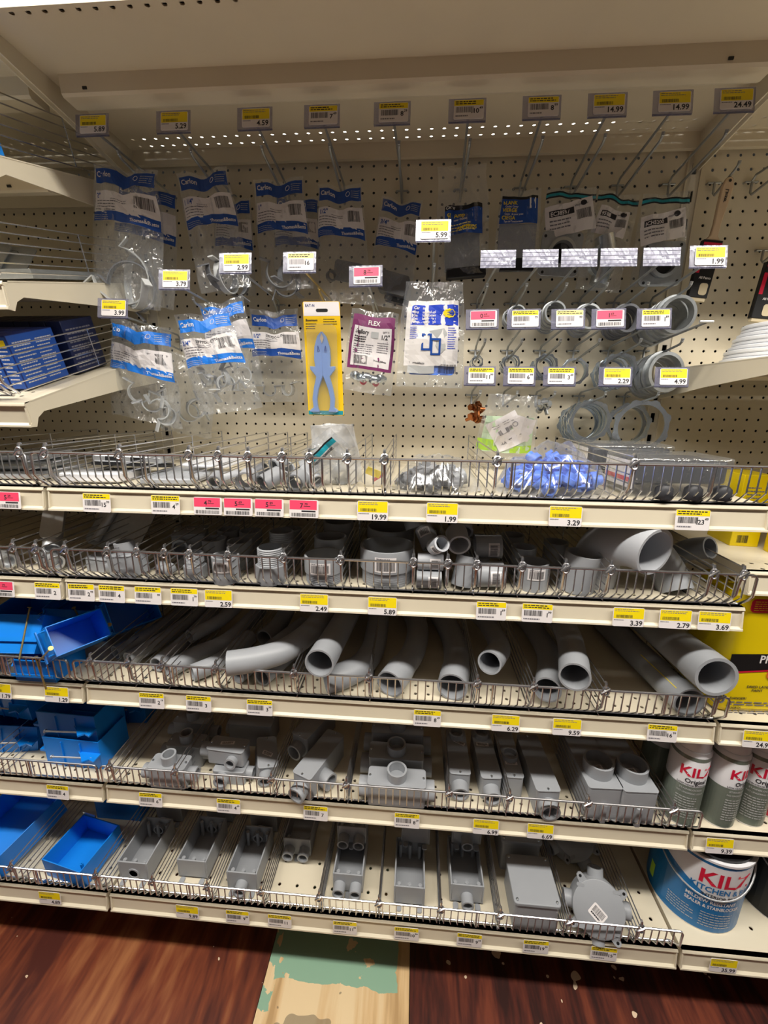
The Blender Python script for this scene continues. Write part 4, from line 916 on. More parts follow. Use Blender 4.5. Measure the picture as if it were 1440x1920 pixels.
def pail(label, X, D, r, h, col, rot, big=True):
    t = thing('paint_pail', label, 'paint pail', (X, D, z), (0, 0, rot))
    mb = MB(); mb.lathe([(0, .08), (r*.97, .08), (r*.99, 0), (r, .1), (r, h-.2), (r*1.03, h-.1), (r*1.03, h+.1), (r*.9, h+.05), (0, h-.05)], 'white_plastic', n=56); part('pail_body', mb, t)
    mb = MB(); C = lambda e: (lambda a, b: ((r+e)*sin(a/r), -(r+e)*cos(a/r), b))
    k = 48; vs = []; fs = []
    for i in range(k+1):
        a = -r*pi+2*r*pi*i/k; top = h*(.46+.32*abs(sin(a/r/1.15-.25))**1.3)
        vs += [C(.01)(a, .12), C(.01)(a, top)]
    for i in range(k): fs.append((2*i, 2*i+2, 2*i+3, 2*i+1))
    mb.add(vs, fs, col); mb.rect(C(.012), -r*pi, r*pi, h*.94, h*.98, col, nx=48)
    if big:
        T = 'white'
        mb.text('KILZ', C(.03), -1.0, h*.68, 1.35, 'red', maxw=4.6); mb.text('KITCHEN & BATH', C(.03), -1.4, h*.58, .52, 'label_blue', maxw=5.2)
        mb.text('INTERIOR PRIMER', C(.03), -.6, h*.51, .3, 'ink', maxw=3.2); mb.text('MILDEW RESISTANT', C(.03), -1.5, h*.42, .33, T, maxw=3.6); mb.text('SEALER & STAINBLOCKER', C(.03), -1.5, h*.35, .33, T, maxw=4.0)
        mb.lines(C(.03), -2.6, -.6, h*.1, h*.28, 5, 'strap_grey', 4, .3, nx=2); mb.lines(C(.03), -.3, 2.2, h*.08, h*.3, 6, 'strap_grey', 6, .3, nx=2)
        mb.rect(C(.04), -4.7, -4.1, h*.14, h*.34, 'lime', nx=3)
    part('printed_label', mb, t, 'printed paint label', smooth=0)
    mb = MB(); pts = []
    for i in range(25):
        a = pi*i/24; rr = r+.16; pts.append((-rr*cos(a), -rr*sin(a)*.98-.05, h-1.0-2.6*sin(a)))
    mb.sweep(pts, .07, 'alu', n=8); part('bail_handle', mb, t)
    mb = MB(); mb.lathe([(r*.95, h+.1), (r*.95, h+.35), (r*.8, h+.3), (0, h+.3)], 'alu' if not big else 'black', n=48); part('lid', mb, t); return t
pail('blue and white paint pail with red lettering and wire handle on the bottom shelf', 51.5, 12.6, 3.35, 7.3, 'label_blue', -19)
pail('dark grey paint pail cut by the right edge of the picture', 59.2, 12.2, 3.4, 7.3, 'black', 0, False)
z = DK[2]
t = thing('yellow_jug', 'tall yellow plastic jug of paint remover with black band, right edge', 'jug', (53.0, 11.8, z), (0, 0, 2))
mb = MB(); mb.rbox(-4.7, 4.4, -2.4, 2.4, 0, 9.6, 'jug_yellow', r=1.0, n=6, plane='xy'); part('jug_body', mb, t, bevel=.4)
mb = MB(); F = lambda a, b: (a-.9, -2.42, b-.45); G = lambda a, b: (a-.9, -2.44, b-.45)
mb.add([F(-3.5, 5.35), F(-3.5, 3.9), F(3.8, 4.6), F(3.8, 5.6)], [(0, 1, 2, 3)], 'black'); mb.add([G(-3.5, 3.9), G(-3.5, 3.78), G(3.8, 4.5), G(3.8, 4.62)], [(0, 1, 2, 3)], 'red')
mb.text('PRO STRENGTH', G, -1.5, 4.72, .62, 'white', maxw=5.4); mb.text('REMOVER', G, .4, 4.4, .25, 'white')
mb.text('Goof', lambda a, b: (a, -2.46, b), -1.2, 7.5, 1.0, 'white', maxw=2.2); mb.text('Off', lambda a, b: (a, -2.46, b), -1.0, 6.6, .9, 'white', maxw=1.6)
mb.prism([(-1.7+1.9*(1+cos(R(18*k))), 7.6+1.35*sin(R(18*k))) for k in range(20)], -2.455, -2.44, 'red', 'xz')
mb.add([G(-.9, 5.75), G(2.8, 5.95), G(2.8, 6.45), G(-.5, 6.3)], [(0, 1, 2, 3)], 'yellow_pale'); mb.text('Works', lambda a, b: (a, -2.46, b), -.4, 5.95, .3, 'red')
mb.text('DRIED LATEX', G, -1.9, 2.65, .2, 'ink'); mb.text('PAINT', G, -1.5, 2.35, .2, 'ink')
mb.sweep([(-1.2+.42*cos(a), -2.44, 3.35+.42*sin(a)) for a in [2*pi*k/20 for k in range(20)]], .03, 'red', n=4, closed=True)
mb.text('DANGER!', G, -2.9, 1.65, .2, 'ink'); mb.lines(G, -3.0, 1.8, 1.1, 1.5, 2, 'ink_soft', 3, .5); mb.text('PELIGRO!', G, -3.0, .85, .18, 'ink'); mb.lines(G, -3.0, 1.8, .25, .75, 3, 'ink_soft', 9, .5)
part('printed_label', mb, t, 'black and red printing on yellow', smooth=0)
mb = MB(); mb.rbox(-3.9, -1.2, -2.45, -2.4, 8.2, 9.2, 'red', r=.3, plane='xz'); mb.lines(lambda a, b: (a, -2.46, b), -3.7, -1.4, 8.3, 9.1, 5, 'yellow', 2, .3); part('red_sticker', mb, t, 'red notice', smooth=0)
z = 37.2
for k, (X, D, w, l, h, rz, lab) in enumerate([(54.2, 10.8, 3.6, 2.6, 5.6, 12, 'yellow bottle with curved label on the right bay shelf, nearest the viewer'), (51.6, 8.0, 2.0, 3.0, 5.6, -4, 'narrow dark yellow carton with barcode panel, behind the nearest yellow bottle'), (58.3, 8.5, 3.4, 3.0, 6.6, 0, 'tall yellow carton at the back right of the yellow goods')]):
    t = thing('yellow_carton', lab, 'carton', (X, D, z), (0, 0, rz))
    mb = MB(); mb.rbox(-w/2, w/2, -l/2, l/2, 0, h, 'jug_yellow', r=.9 if k == 0 else .06, n=6); part('carton_body', mb, t, bevel=.03)
    mb = MB(); G = lambda a, b: (a, -l/2-.012, b); mb.lines(G, -w*.3, w*.3, h*.2, h*.85, 14, 'ink_soft', k, .35); mb.barcode(G, -w*.3, w*.1, h*.05, h*.16, 'ink', k)
    if k == 1: mb.box(-w/2-.02, -w/2-.01, -l*.3, l*.3, h*.25, h*.7, 'paper'); [mb.box(-w/2-.03, -w/2-.022, -l*.2, l*.2, h*(.3+.04*j), h*(.3+.04*j)+.1, 'ink') for j in range(8)]
    part('printed_label', mb, t, smooth=0)
# stack of round translucent lids
src = None
for k in range(9):
    r = 3.7-.13*k; lab = 'translucent white round lid in the stack, %s from the bottom' % ordn[k]
    mb = MB(); mb.lathe([(0, .0), (r, 0), (r+.08, .08), (r+.08, .24), (r-.05, .3), (r-.2, .2), (0, .2)], 'natural_plastic', n=48)
    solo('pail_cover', mb, lab, 'lid', (53.0+.1*sin(k*2.1), 7.0, 50.95+.3*k), (0, 0, 0), 'stacked round lids')
# brushes
def brush(label, loc, rot, w=1.5):
    t = thing('paint_brush', label, 'paint brush', loc, rot)
    mb = MB()
    P = [(0, -.42), (.25, -.4), (.42, -1), (.38, -2.2), (.27, -3.6), (.3, -4.4), (w/2-.05, -4.9), (-w/2+.05, -4.9), (-.3, -4.4), (-.27, -3.6), (-.38, -2.2), (-.42, -1), (-.25, -.4)]
    P[0] = (0, -.3); mb.prism(P, -.16, .16, 'wood_handle', 'xz'); part('handle', mb, t, bevel=.08)
    mb = MB(); mb.lathe([(.11, 0), (0, 0)], 'black', (0, -.2, -.62), n=12, axis='y'); mb.text('Linzer', lambda a, b: (.1-b, -.19, -1.2-a), 0, 0, .26, 'ink'); part('printed_mark', mb, t, smooth=0)
    mb = MB(); mb.box(-w/2, w/2, -.24, .24, -9.0, -4.75, 'black'); part('sleeve', mb, t, 'glossy black card sleeve', bevel=.04)
    mb = MB(); mb.rect(lambda a, b: (a, -.26, b), -w/2+.05, w/2-.02, -5.15, -4.95, 'red'); mb.rect(lambda a, b: (a, -.26, b), -w/2, -w/2+.3, -7.2, -5.6, 'red')
    mb.text('All Paints', lambda a, b: (a, -.26, b), -.35, -7.6, .18, 'white'); mb.rbox(-.1, .55, -.265, -.25, -8.8, -7.9, 'bristle', r=.2, plane='xz'); part('sleeve_print', mb, t, smooth=0)
    mb = MB(); mb.box(-w/2+.1, w/2-.1, -.18, .18, -9.25, -8.9, 'bristle'); part('bristles', mb, t); return t
brush('wooden handled paint brush in a black sleeve behind tag 1.99', (49.75, 2.1, 65.4), (0, 6, 0))
brush('second paint brush in a black and red sleeve at the right edge', (55.0, 2.0, 63.8), (0, 5, 0), 1.6)
# left bay goods on the slanted shelves
def slant(D, z0, s_): return z0-s_*D
t = None
for k in range(7):
    D = 14.4-.0*k; X = -2.6-1.15*k
    t = thing('blue_carton', 'dark blue printed carton in the front row of the slanted shelf, %s from the right' % ordn[k], 'carton', (X, 13.2, 51.95-.297*13.2+.4), (16.5, 0, 0), 'front row of blue cartons')
    mb = MB(); mb.box(-.55, .55, 0, 4.2, 0, 3.6, 'navy'); part('carton_body', mb, t, bevel=.03)
    mb = MB(); G = lambda a, b: (.56, a, b); Q = lambda a, b: (a, -.01, b)
    mb.rect(G, .05, 4.15, .05, 3.55, 'blue_ink'); mb.lines(lambda a, b: (.57, a, b), .3, 2.0, .3, 3.2, 12, 'strap_grey', k, .35); mb.lines(lambda a, b: (.57, a, b), 2.3, 3.9, .3, 3.2, 12, 'strap_grey', k+20, .35)
    mb.rect(Q, -.5, .5, .05, 3.5, 'blue_ink'); mb.lines(lambda a, b: (a, -.02, b), -.4, .4, .3, 3.0, 10, 'white', k, .3); mb.rect(lambda a, b: (a, -.02, b), -.1, .35, 2.8, 3.3, 'yellow')
    part('carton_print', mb, t, smooth=0)
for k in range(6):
    t = thing('blue_carton', 'blue carton with painted-in shade, rear row of the slanted shelf, %s from the right' % ordn[k], 'carton', (-2.3-1.3*k, 8.6, 51.95-.297*8.6+.4), (16.5, 0, 0), 'rear row of blue cartons')
    mb = MB(); mb.box(-.6, .6, 0, 3.6, 0, 3.9, 'navy_shaded'); part('carton_body', mb, t, bevel=.03)
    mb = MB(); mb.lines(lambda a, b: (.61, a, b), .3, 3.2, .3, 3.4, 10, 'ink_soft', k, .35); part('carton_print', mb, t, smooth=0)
for k in range(4):
    mb = MB(); mb.rbox(-1.4, 1.4, -.05, .03, 0, 4.4, 'galv', r=.3, plane='xz'); mb.lathe([(.35, 0), (.3, 0)], 'black', (0, -.06, 3.4), axis='y', n=16)
    solo('metal_box_cover', mb, 'galvanized cover plate leaning on the slanted shelf, %s from the right' % ordn[k], 'cover plate', (-5.0-1.2*k, 10.5+.9*k, 58.3-.231*(11.5+.6*k)+.9), (-50+2*k, 0, 20), 'leaning cover plates')
mb = MB(); mb.box(-2.4, 1.2, -3.5, 3.5, 0, .6, 'galv'); mb.box(-2.2, 1.0, -3.3, 3.3, .6, .62, 'black'); solo('flat_metal_box', mb, 'flat dark metal box low on the slanted shelf beside the bracket', 'metal box', (-2.6, 8.3, 58.3-.231*8.3+.4), (13, 0, 0), bevel=.05)
t = thing('blue_package', 'bright blue package standing on the highest slanted shelf, left edge', 'package', (-2.0, 13.9, 62.45), (15, 0, 3))
mb = MB(); mb.box(-2.8, 1.15, -.3, 1.2, 0, 3.3, 'blue_plastic'); part('package_body', mb, t, bevel=.08)
# ---------------------------------------------------------------- plastic bags
def bag_surf(w, h, top, puff, seed, crumple=.16, pinch=.35, bottom=1.0, skew=0):
    def f(x, z, side=1, off=0):
        t = max(0, min(1, (top-z)/h)); u = max(-1, min(1, 2*x/w))
        p = puff*(sin(pi*min(1, t**.9))**.8 if 0 < t < 1 else 0)*(1-abs(u)**2.2)
        n = noise.noise(Vector((x*.55+seed, z*.4, seed*.7+side)))*crumple*1.6+noise.noise(Vector((x*1.7+seed, z*1.1, seed+3*side)))*crumple*.7
        e = math.exp(-(x/.45)**2)*math.exp(-((z+.1)/1.6)**2)
        fold = abs(noise.noise(Vector((x*1.1, z*.25+seed, seed))))*crumple*1.8*(.3+t)
        xx = x*(1-.1*math.exp(-((z-.1)/1.5)**2))*(1+(bottom-1)*t)+skew*t*t
        zz = z-pinch*math.exp(-(x/.7)**2)*math.exp(-((z-.2)/2.2)**2)+.1*noise.noise(Vector((x, z*.3, seed+9)))
        return (xx, -side*p-off*side+n+fold-.25*e*0+abs(u)*-.12*math.exp(-((z)/2)**2), zz)
    return f
def bag(label, loc, rot, w, h, top=.7, puff=.5, seed=1, m='clear_bag', design=None, name='product_bag', crumple=.16, pinch=.35, bottom=1.0, skew=0, cat='bag', grp=None):
    t = thing(name, label, cat, loc, rot, grp); f = bag_surf(w, h, top, puff, seed, crumple, pinch, bottom, skew)
    mb = MB(); nu, nv = 18, 30
    for s_ in (1, -1): mb.sheet(lambda u, v: f(-w/2+w*u, top-h*v, s_), nu, nv, m)
    o = part('film', mb, t, 'clear crinkled plastic film', smooth=0)
    for p_ in o.data.polygons: p_.use_smooth = True
    if design:
        mb = MB(); design(mb, lambda e: (lambda a, b: f(a, b, 1, .02+e)), w); part('printed_label', mb, t, smooth=0)
    return t
def carlon(size, top=.45, navy=True, bar=True, h=3.6, code=None):
    bl = 'blue_ink' if navy else 'blue_ink_lit'  # one label blue in two tones: light and shade put into the colour
    def d(mb, F, w):
        x0, x1 = -w/2+.15, w/2-.12
        mb.sheet(lambda u, v: F(0)(x0+(x1-x0)*u, top-.95*v), 14, 3, bl)
        mb.text('Carlon', F(.02), x0+.12, top-.55, .36, 'white', maxw=w*.33)
        mb.sweep([F(.03)(w*.18+.17*cos(a), top-.42+.17*sin(a)) for a in [2*pi*k/12 for k in range(12)]], .02, 'white', n=4, closed=True)
        mb.lines(F(.02), w*.25, x1-.08, top-.75, top-.15, 4, 'strap_grey', 2, .3)
        b0 = top-1.45; b1 = b0-1.5
        mb.sheet(lambda u, v: F(0)(x0+(x1-x0)*u, b0-(1.5+.25*u)*v), 14, 4, 'paper')
        mb.text(size, F(.02), x0+.12, b0-.5, .34, 'blue_ink', maxw=.9)
        if code: mb.text(code, F(.02), x0+w*.3, b0-.38, .22, 'ink')
        mb.lines(F(.02), x0+.12, x0+w*.45, b1+.1, b0-.6, 4, 'ink_soft', 5, .3); mb.lines(F(.02), x0+w*.3, x0+w*.55, b0-.75, b0-.45, 2, 'ink_soft', 6, .3)
        if bar: mb.barcode(F(.02), x1-w*.3, x1-.25, b1+.45, b0-.25, 'ink', 8)
        mb.sheet(lambda u, v: F(.005)(x0+(x1-x0)*u, b1-.12*sin(3+u*4)-(.62+.15*u)*v), 14, 3, bl)
        mb.text('Thomas&Betts', F(.03), x1-.1, b1-.5, .24, 'white', 'r', maxw=w*.42); mb.lines(F(.03), x0+.1, x0+w*.35, b1-.55, b1-.15, 3, 'strap_grey', 11, .25)
    return d
def clamp_mb(r, w=.5, m='strap_grey', th=.1, open_=40, foot=.9):
    """flat strap bent over a pipe, ears at both ends"""
    mb = MB(); pts = []
    for k in range(17):
        a = R(-open_+(180+2*open_)*k/16); pts.append((r*cos(a), r*sin(a)))
    pts = [(pts[0][0]+foot, pts[0][1]-.05)]+pts+[(pts[-1][0]-foot, pts[-1][1]-.05)]
    n = len(pts); vs = []
    for k, (a, b) in enumerate(pts):
        p0, p1 = pts[max(k-1, 0)], pts[min(k+1, n-1)]; dx, dz = p1[0]-p0[0], p1[1]-p0[1]; L_ = math.hypot(dx, dz); nx, nz = dz/L_, -dx/L_
        for s_, y in ((1, -w/2), (1, w/2), (-1, w/2), (-1, -w/2)): vs.append((a+nx*th/2*s_, y, b+nz*th/2*s_))
    fs = [(4*k+i, 4*k+(i+1) % 4, 4*k+4+(i+1) % 4, 4*k+4+i) for k in range(n-1) for i in range(4)]+[(3, 2, 1, 0), (4*n-4, 4*n-3, 4*n-2, 4*n-1)]
    mb.add(vs, fs, m); return mb
def put(t, name, mb, loc, rot, label=None, bevel=0): return part(name, mb, t, label, loc, rot, bevel=bevel)
# top row bags
t = bag('wide clear bag marked 2", big pale pipe clamps inside, leftmost of the top row', (3.0, 6.3, 64.1), (2, 8, -3), 5.7, 9.8, .9, .8, 1, design=carlon('2"', .6), bottom=1.12, skew=-.6)
put(t, 'pipe_clamp', clamp_mb(2.1, .55), (-.7, .15, -6.7), (0, 130, 20)); put(t, 'pipe_clamp', clamp_mb(2.0, .55), (.4, -.1, -7.0), (0, 215, -35)); put(t, 'pipe_clamp', clamp_mb(1.9, .5, 'pvc_dark'), (-.1, -.3, -7.4), (0, 40, 10))
t = bag('clear bag behind the 2" bag at the upper left, only its right edge shows', (3.2, 4.0, 64.0), (2, 12, 0), 5.6, 9.0, .8, .6, 21, design=carlon('2"', .5, bar=False))
t = bag('clear bag with blue header and dark clamps, second of the top row', (8.5, 4.9, 64.4), (3, -7, 3), 4.4, 8.5, .9, .75, 2, design=carlon('1 1/4"', .6))
put(t, 'pipe_clamp', clamp_mb(1.35, .5, 'pvc_dark'), (-.1, 0, -6.3), (0, 160, 60)); put(t, 'pipe_clamp', clamp_mb(1.3, .5, 'strap_grey'), (.2, -.2, -6.6), (0, 190, 75)); put(t, 'pipe_clamp', clamp_mb(1.3, .5, 'pvc_dark'), (.7, .1, -6.9), (0, 30, 50))
t = bag('clear bag behind the second top row bag, blue header peeking out at right', (9.4, 1.7, 64.0), (1, 3, 0), 3.6, 7.6, .7, .4, 22, design=carlon('1 1/4"', .5))
put(t, 'pipe_clamp', clamp_mb(1.2, .5, 'pvc_dark'), (0, 0, -5.8), (0, 170, 40))
t = bag('clear bag with blue header marked 1 1/8, third of the top row', (14.1, 3.4, 64.4), (2, -2, 0), 4.5, 8.2, .9, .7, 3, design=carlon('1"', .6))
put(t, 'pipe_clamp', clamp_mb(1.1, .5, 'pvc'), (-.6, 0, -6.0), (0, 190, 30)); put(t, 'pipe_clamp', clamp_mb(1.1, .5, 'pvc_dark'), (.3, .2, -6.5), (0, 20, 60)); put(t, 'pipe_clamp', clamp_mb(1.0, .5, 'pvc_dark'), (-.2, -.1, -6.8), (0, 110, 20))
bag('clear bag behind the third top row bag, blue header peeking out at right', (14.9, 1.0, 64.2), (0, 3, 0), 4.2, 8, .7, .4, 23, design=carlon('1"', .5))
t = bag('clear bag marked 1/2" with dark grey box inside, fourth of the top row', (19.0, 2.7, 64.2), (2, 1, 0), 4.0, 9.0, .9, .75, 4, design=carlon('1/2"', .55, h=4), bottom=1.15, skew=.5)
mb = MB(); mb.rbox(-1.2, 1.3, -.1, .9, -.9, .7, 'pvc_dark', r=.3, plane='xz'); put(t, 'grey_fitting', mb, (.6, -.3, -5.4), (10, 8, 8)); mb = MB(); mb.lathe([(.45, 0), (.45, .5), (.3, .5), (.3, 0)], 'pvc_dark', axis='y', n=20); put(t, 'grey_hub', mb, (-.9, -.1, -5.9), (0, 0, 30))
t = bag('clear bag marked 3/4" with black box parts, fifth of the top row', (24.0, 1.8, 63.6), (1, 8, 0), 3.8, 8.4, .7, .65, 5, design=carlon('3/4"', .5))
mb = MB(); mb.rbox(-1.3, 1.2, -.2, .8, -1.4, .3, 'pvc_dark', r=.2, plane='xz'); put(t, 'grey_fitting', mb, (.4, -.1, -5.2), (-8, 8, -6))
mb = MB(); mb.rbox(-1.1, 1.2, -.2, .8, -.3, .1, 'black', r=.15, plane='xz'); put(t, 'dark_fitting', mb, (.7, -.2, -6.9), (0, 6, 0))
# crinkled bags with blue cards
def card50(mb, F, w):
    x0, x1, z0 = -1.45, 1.55, -1.9
    mb.sheet(lambda u, v: F(0)(x0+(x1-x0)*u, z0-.3*v), 8, 2, 'black'); mb.sheet(lambda u, v: F(0)(x0+(x1-x0)*u, z0-.3-1.75*v), 8, 6, 'blue_ink')
    mb.text('Carlon', F(.02), x0+.08, z0-.24, .2, 'white'); mb.text('50 Amp', F(.02), x0+.15, z0-.85, .34, 'yellow', maxw=1.4); mb.text('Power Outlet', F(.02), x0+.5, z0-1.1, .16, 'white', maxw=1.2)
    mb.lines(F(.02), x0+.2, x1-.5, z0-1.9, z0-1.25, 3, 'yellow_pale', 4, .35); mb.rect(F(.02), x1-.85, x1-.2, z0-.95, z0-.4, 'white')
    mb.text('AMPERIOS', F(.03), x0+.9, z0-1.75, .26, 'yellow', maxw=1.6)
t = bag('crinkled clear bag with blue and black card marked 50 Amp, sixth of the top row', (28.9, 3.0, 65.0), (1, -4, 0), 4.2, 7.8, 1.0, .6, 6, design=card50, crumple=.3, pinch=.1)
mb = MB(); mb.box(-1.5, 1.4, 0, .5, -2.8, 0, 'galv'); put(t, 'grey_plate', mb, (0, -.1, -3.6), (3, 0, 0), bevel=.05); mb = MB(); mb.box(-1.5, 1.8, -.2, .7, -.8, 0, 'black'); put(t, 'dark_box', mb, (.1, -.2, -6.2), (0, 0, 0), bevel=.1)
def cardblank(mb, F, w):
    x0, x1, z0 = -1.6, 1.5, -.1
    mb.sheet(lambda u, v: F(0)(x0+(x1-x0)*u, z0-.2*v), 6, 1, 'black'); mb.sheet(lambda u, v: F(0)(x0+(x1-x0)*u, z0-.2-1.75*v), 6, 4, 'blue_ink')
    for k, s_ in enumerate(('BLANK', 'VIERGE', 'CIEGA')): mb.text(s_, F(.02), x0+.15, z0-.6-.53*k, .27, 'yellow', maxw=1.2); mb.text(('Outlet Cover', 'Couvercle pour prise', 'Tapa del Tomacorriente')[k], F(.02), x0+.35, z0-.8-.53*k, .14, 'white', maxw=1.5)
    mb.rect(F(.02), x1-.75, x1-.2, z0-.9, z0-.15, 'white')
t = bag('clear bag with blue card reading blank over a grey plate, seventh of the top row', (33.6, 2.9, 63.9), (1, 0, 0), 3.5, 5.9, .4, .3, 7, design=cardblank, crumple=.1, pinch=.1)
mb = MB(); mb.box(-1.5, 1.5, 0, .35, -3.2, 0, 'pvc'); put(t, 'grey_plate', mb, (0, 0, -2.0), (0, 0, 0), bevel=.05); mb = MB(); mb.box(-1.3, 1.4, -.1, .4, -.9, 0, 'black'); put(t, 'dark_box', mb, (.1, 0, -4.5), (0, 0, 0))
def teal(code, px, pz, pw, ph, ang, w_=4.2, wave=.12):
    def d(mb, F, w):
        x0, x1 = -w/2, w/2
        mb.sheet(lambda u, v: F(0)(x0+(x1-x0)*u, .15+wave*sin(u*5)-.12*v), 16, 1, 'black'); mb.sheet(lambda u, v: F(0)(x0+(x1-x0)*u, .03+wave*sin(u*5)-.2*v), 16, 1, 'teal'); mb.sheet(lambda u, v: F(0)(x0+(x1-x0)*u, -.17+wave*sin(u*5)-.12*v), 16, 1, 'ink')
        c, s_ = cos(R(ang)), sin(R(ang))
        def G(e): return lambda a, b: F(e)(px+a*c-b*s_, pz+a*s_+b*c)
        mb.sheet(lambda u, v: G(0)(-pw/2+pw*u, -ph/2+ph*v), 8, 6, 'paper')
        mb.rect(G(.02), -pw*.42, pw*.08, ph*.12, ph*.32, 'ink', nx=3); mb.text(code, G(.035), -pw*.4, ph*.15, ph*.13, 'paper', maxw=pw*.44)
        mb.text('electrocenter', G(.02), pw*.1, ph*.3, ph*.07, 'ink_soft', maxw=pw*.3); mb.barcode(G(.02), pw*.12, pw*.44, -ph*.12, ph*.18, 'ink', 4); mb.lines(G(.02), -pw*.42, pw*.05, -ph*.3, ph*.05, 3, 'ink_soft', 5, .35)
        mb.prism([(0, 0)]*3, 0, 0, 'ink') if 0 else mb.add([G(.02)(pw*.3+.28*cos(2*pi*k/16), ph*.36+.2*sin(2*pi*k/16)) for k in range(16)], [tuple(range(16))], 'ink')
    return d
def hubplate(t, loc, s_=3.3, m='galv'):
    mb = MB(); mb.rbox(-s_/2, s_/2, 0, .14, -s_/2, s_/2, m, r=.4, plane='xz'); put(t, 'metal_plate', mb, loc, (0, 3, 0), bevel=.03)
    mb = MB(); mb.lathe([(1.05, .05), (1.1, .5), (.85, .55), (.8, .05)], m, axis='y', n=30); put(t, 'threaded_hub', mb, loc, (0, 0, 0)); mb = MB(); mb.lathe([(.78, .06), (0, .06)], 'black', axis='y'); put(t, 'hub_opening', mb, loc, (0, 0, 0))
    for a in (-1, 1):
        for b in (-1, 1): mb = MB(); mb.lathe([(.12, .02), (0, .02)], 'black', axis='y', n=10); put(t, 'screw_hole', mb, (loc[0]+a*s_*.4, loc[1], loc[2]+b*s_*.4), (0, 0, 0))
t = bag('clear bag with teal strip and slanted paper marked EC38597 over a metal hub plate', (37.6, 2.6, 63.9), (1, 0, 0), 4.3, 6.4, .5, .35, 8, design=teal('EC38597', .1, -1.6, 4.0, 2.3, 12), crumple=.12, pinch=.1); hubplate(t, (-.4, .25, -4.2))
t = bag('clear bag with teal strip and torn paper over bluish metal fitting, ninth of top row', (41.4, 2.2, 63.7), (1, 6, 0), 3.6, 7.2, .5, .4, 9, design=teal('9598', -.2, -1.7, 2.6, 2.0, -8), crumple=.2, pinch=.2)
mb = MB(); mb.sweep([(0, 0, .9), (0, 0, 0), (-.3, 0, -1.5), (-.9, 0, -2.6)], [.75, .8, .8, .7], 'zinc', n=18); put(t, 'metal_elbow', mb, (-.1, .1, -3.5), (0, -20, 0))
mb = MB(); mb.lathe([(1.2, 0), (1.2, .4), (.9, .4)], 'zinc', axis='y'); put(t, 'metal_ring', mb, (-.4, .1, -4.5), (0, 0, 20))
t = bag('clear bag with teal strip and paper marked ICH5200, big metal hub plate, rightmost', (45.0, 2.4, 63.5), (1, -3, 0), 4.0, 6.6, .5, .35, 10, design=teal('ICH5200', 0, -1.9, 3.5, 2.1, 7), crumple=.14, pinch=.1); hubplate(t, (.2, .25, -4.6), 3.3)
# lower left bags
t = bag('clear bag marked 1" with bands in lit blue and pale clamps, under tag 3.99', (2.5, 6.3, 52.8), (5, 11, -3), 6.0, 8.2, 1.2, .9, 11, design=carlon('1"', .75, navy=False), crumple=.26, bottom=1.1, skew=.4)
put(t, 'pipe_clamp', clamp_mb(.85, .45), (-.4, -.2, -4.6), (0, 200, 20), ); put(t, 'pipe_clamp', clamp_mb(.85, .45, 'alu'), (.7, -.4, -5.2), (0, 150, 45)); put(t, 'pipe_clamp', clamp_mb(.85, .45), (1.7, 0, -5.6), (0, 60, 10)); put(t, 'pipe_clamp', clamp_mb(.8, .45), (2.2, -.1, -6.1), (0, 100, 60))
t = bag('crumpled clear bag behind and below the 1" bag, sagging to the fence', (4.6, 2.9, 51.0), (3, 10, 0), 5.0, 7.4, .8, .7, 24, crumple=.35)
put(t, 'pipe_clamp', clamp_mb(.85, .45), (.2, 0, -4.4), (0, 140, 20)); put(t, 'pipe_clamp', clamp_mb(.85, .45), (.9, 0, -3.9), (0, 240, 50))
t = bag('clear bag marked 3/4" with product code and barcode, frontmost under tag 3.79', (8.6, 7.2, 53.9), (5, -8, 2), 4.9, 8.0, .8, .85, 12, design=carlon('3/4"', .35, navy=False, code='E977DC-CTN'), crumple=.22, bottom=1.12, skew=.4)
for k, (x, z, a) in enumerate([(-1.2, -4.2, 200), (.2, -4.4, 140), (1.1, -4.3, 250), (.5, -4.9, 10), (-.5, -4.8, 60)]): put(t, 'pipe_clamp', clamp_mb(.7, .45, 'strap_grey' if k % 2 else 'alu'), (x, -.2+.1*k, z), (0, a, 30*k-50))
t = bag('clear bag behind the 3/4" bag, its blue header showing above', (9.0, 4.4, 55.1), (3, -8, 0), 4.4, 7.4, 1.0, .6, 13, design=carlon('3/4"', .6, navy=False, bar=False), crumple=.22)
put(t, 'pipe_clamp', clamp_mb(.7, .45), (.5, 0, -5.2), (0, 100, 20))
t = bag('narrow clear bag marked 1/2" with two small clamps, below tag 2.99', (12.55, 1.6, 55.1), (1, 0, 0), 4.9, 8.2, .8, .4, 14, design=carlon('1/2"', .3, navy=True, code='E977DC-CTN'), crumple=.12)
put(t, 'pipe_clamp', clamp_mb(.55, .45, 'alu'), (-.9, -.1, -6.3), (0, 180, 10)); put(t, 'pipe_clamp', clamp_mb(.6, .45), (.9, -.1, -6.2), (0, 170, -20))
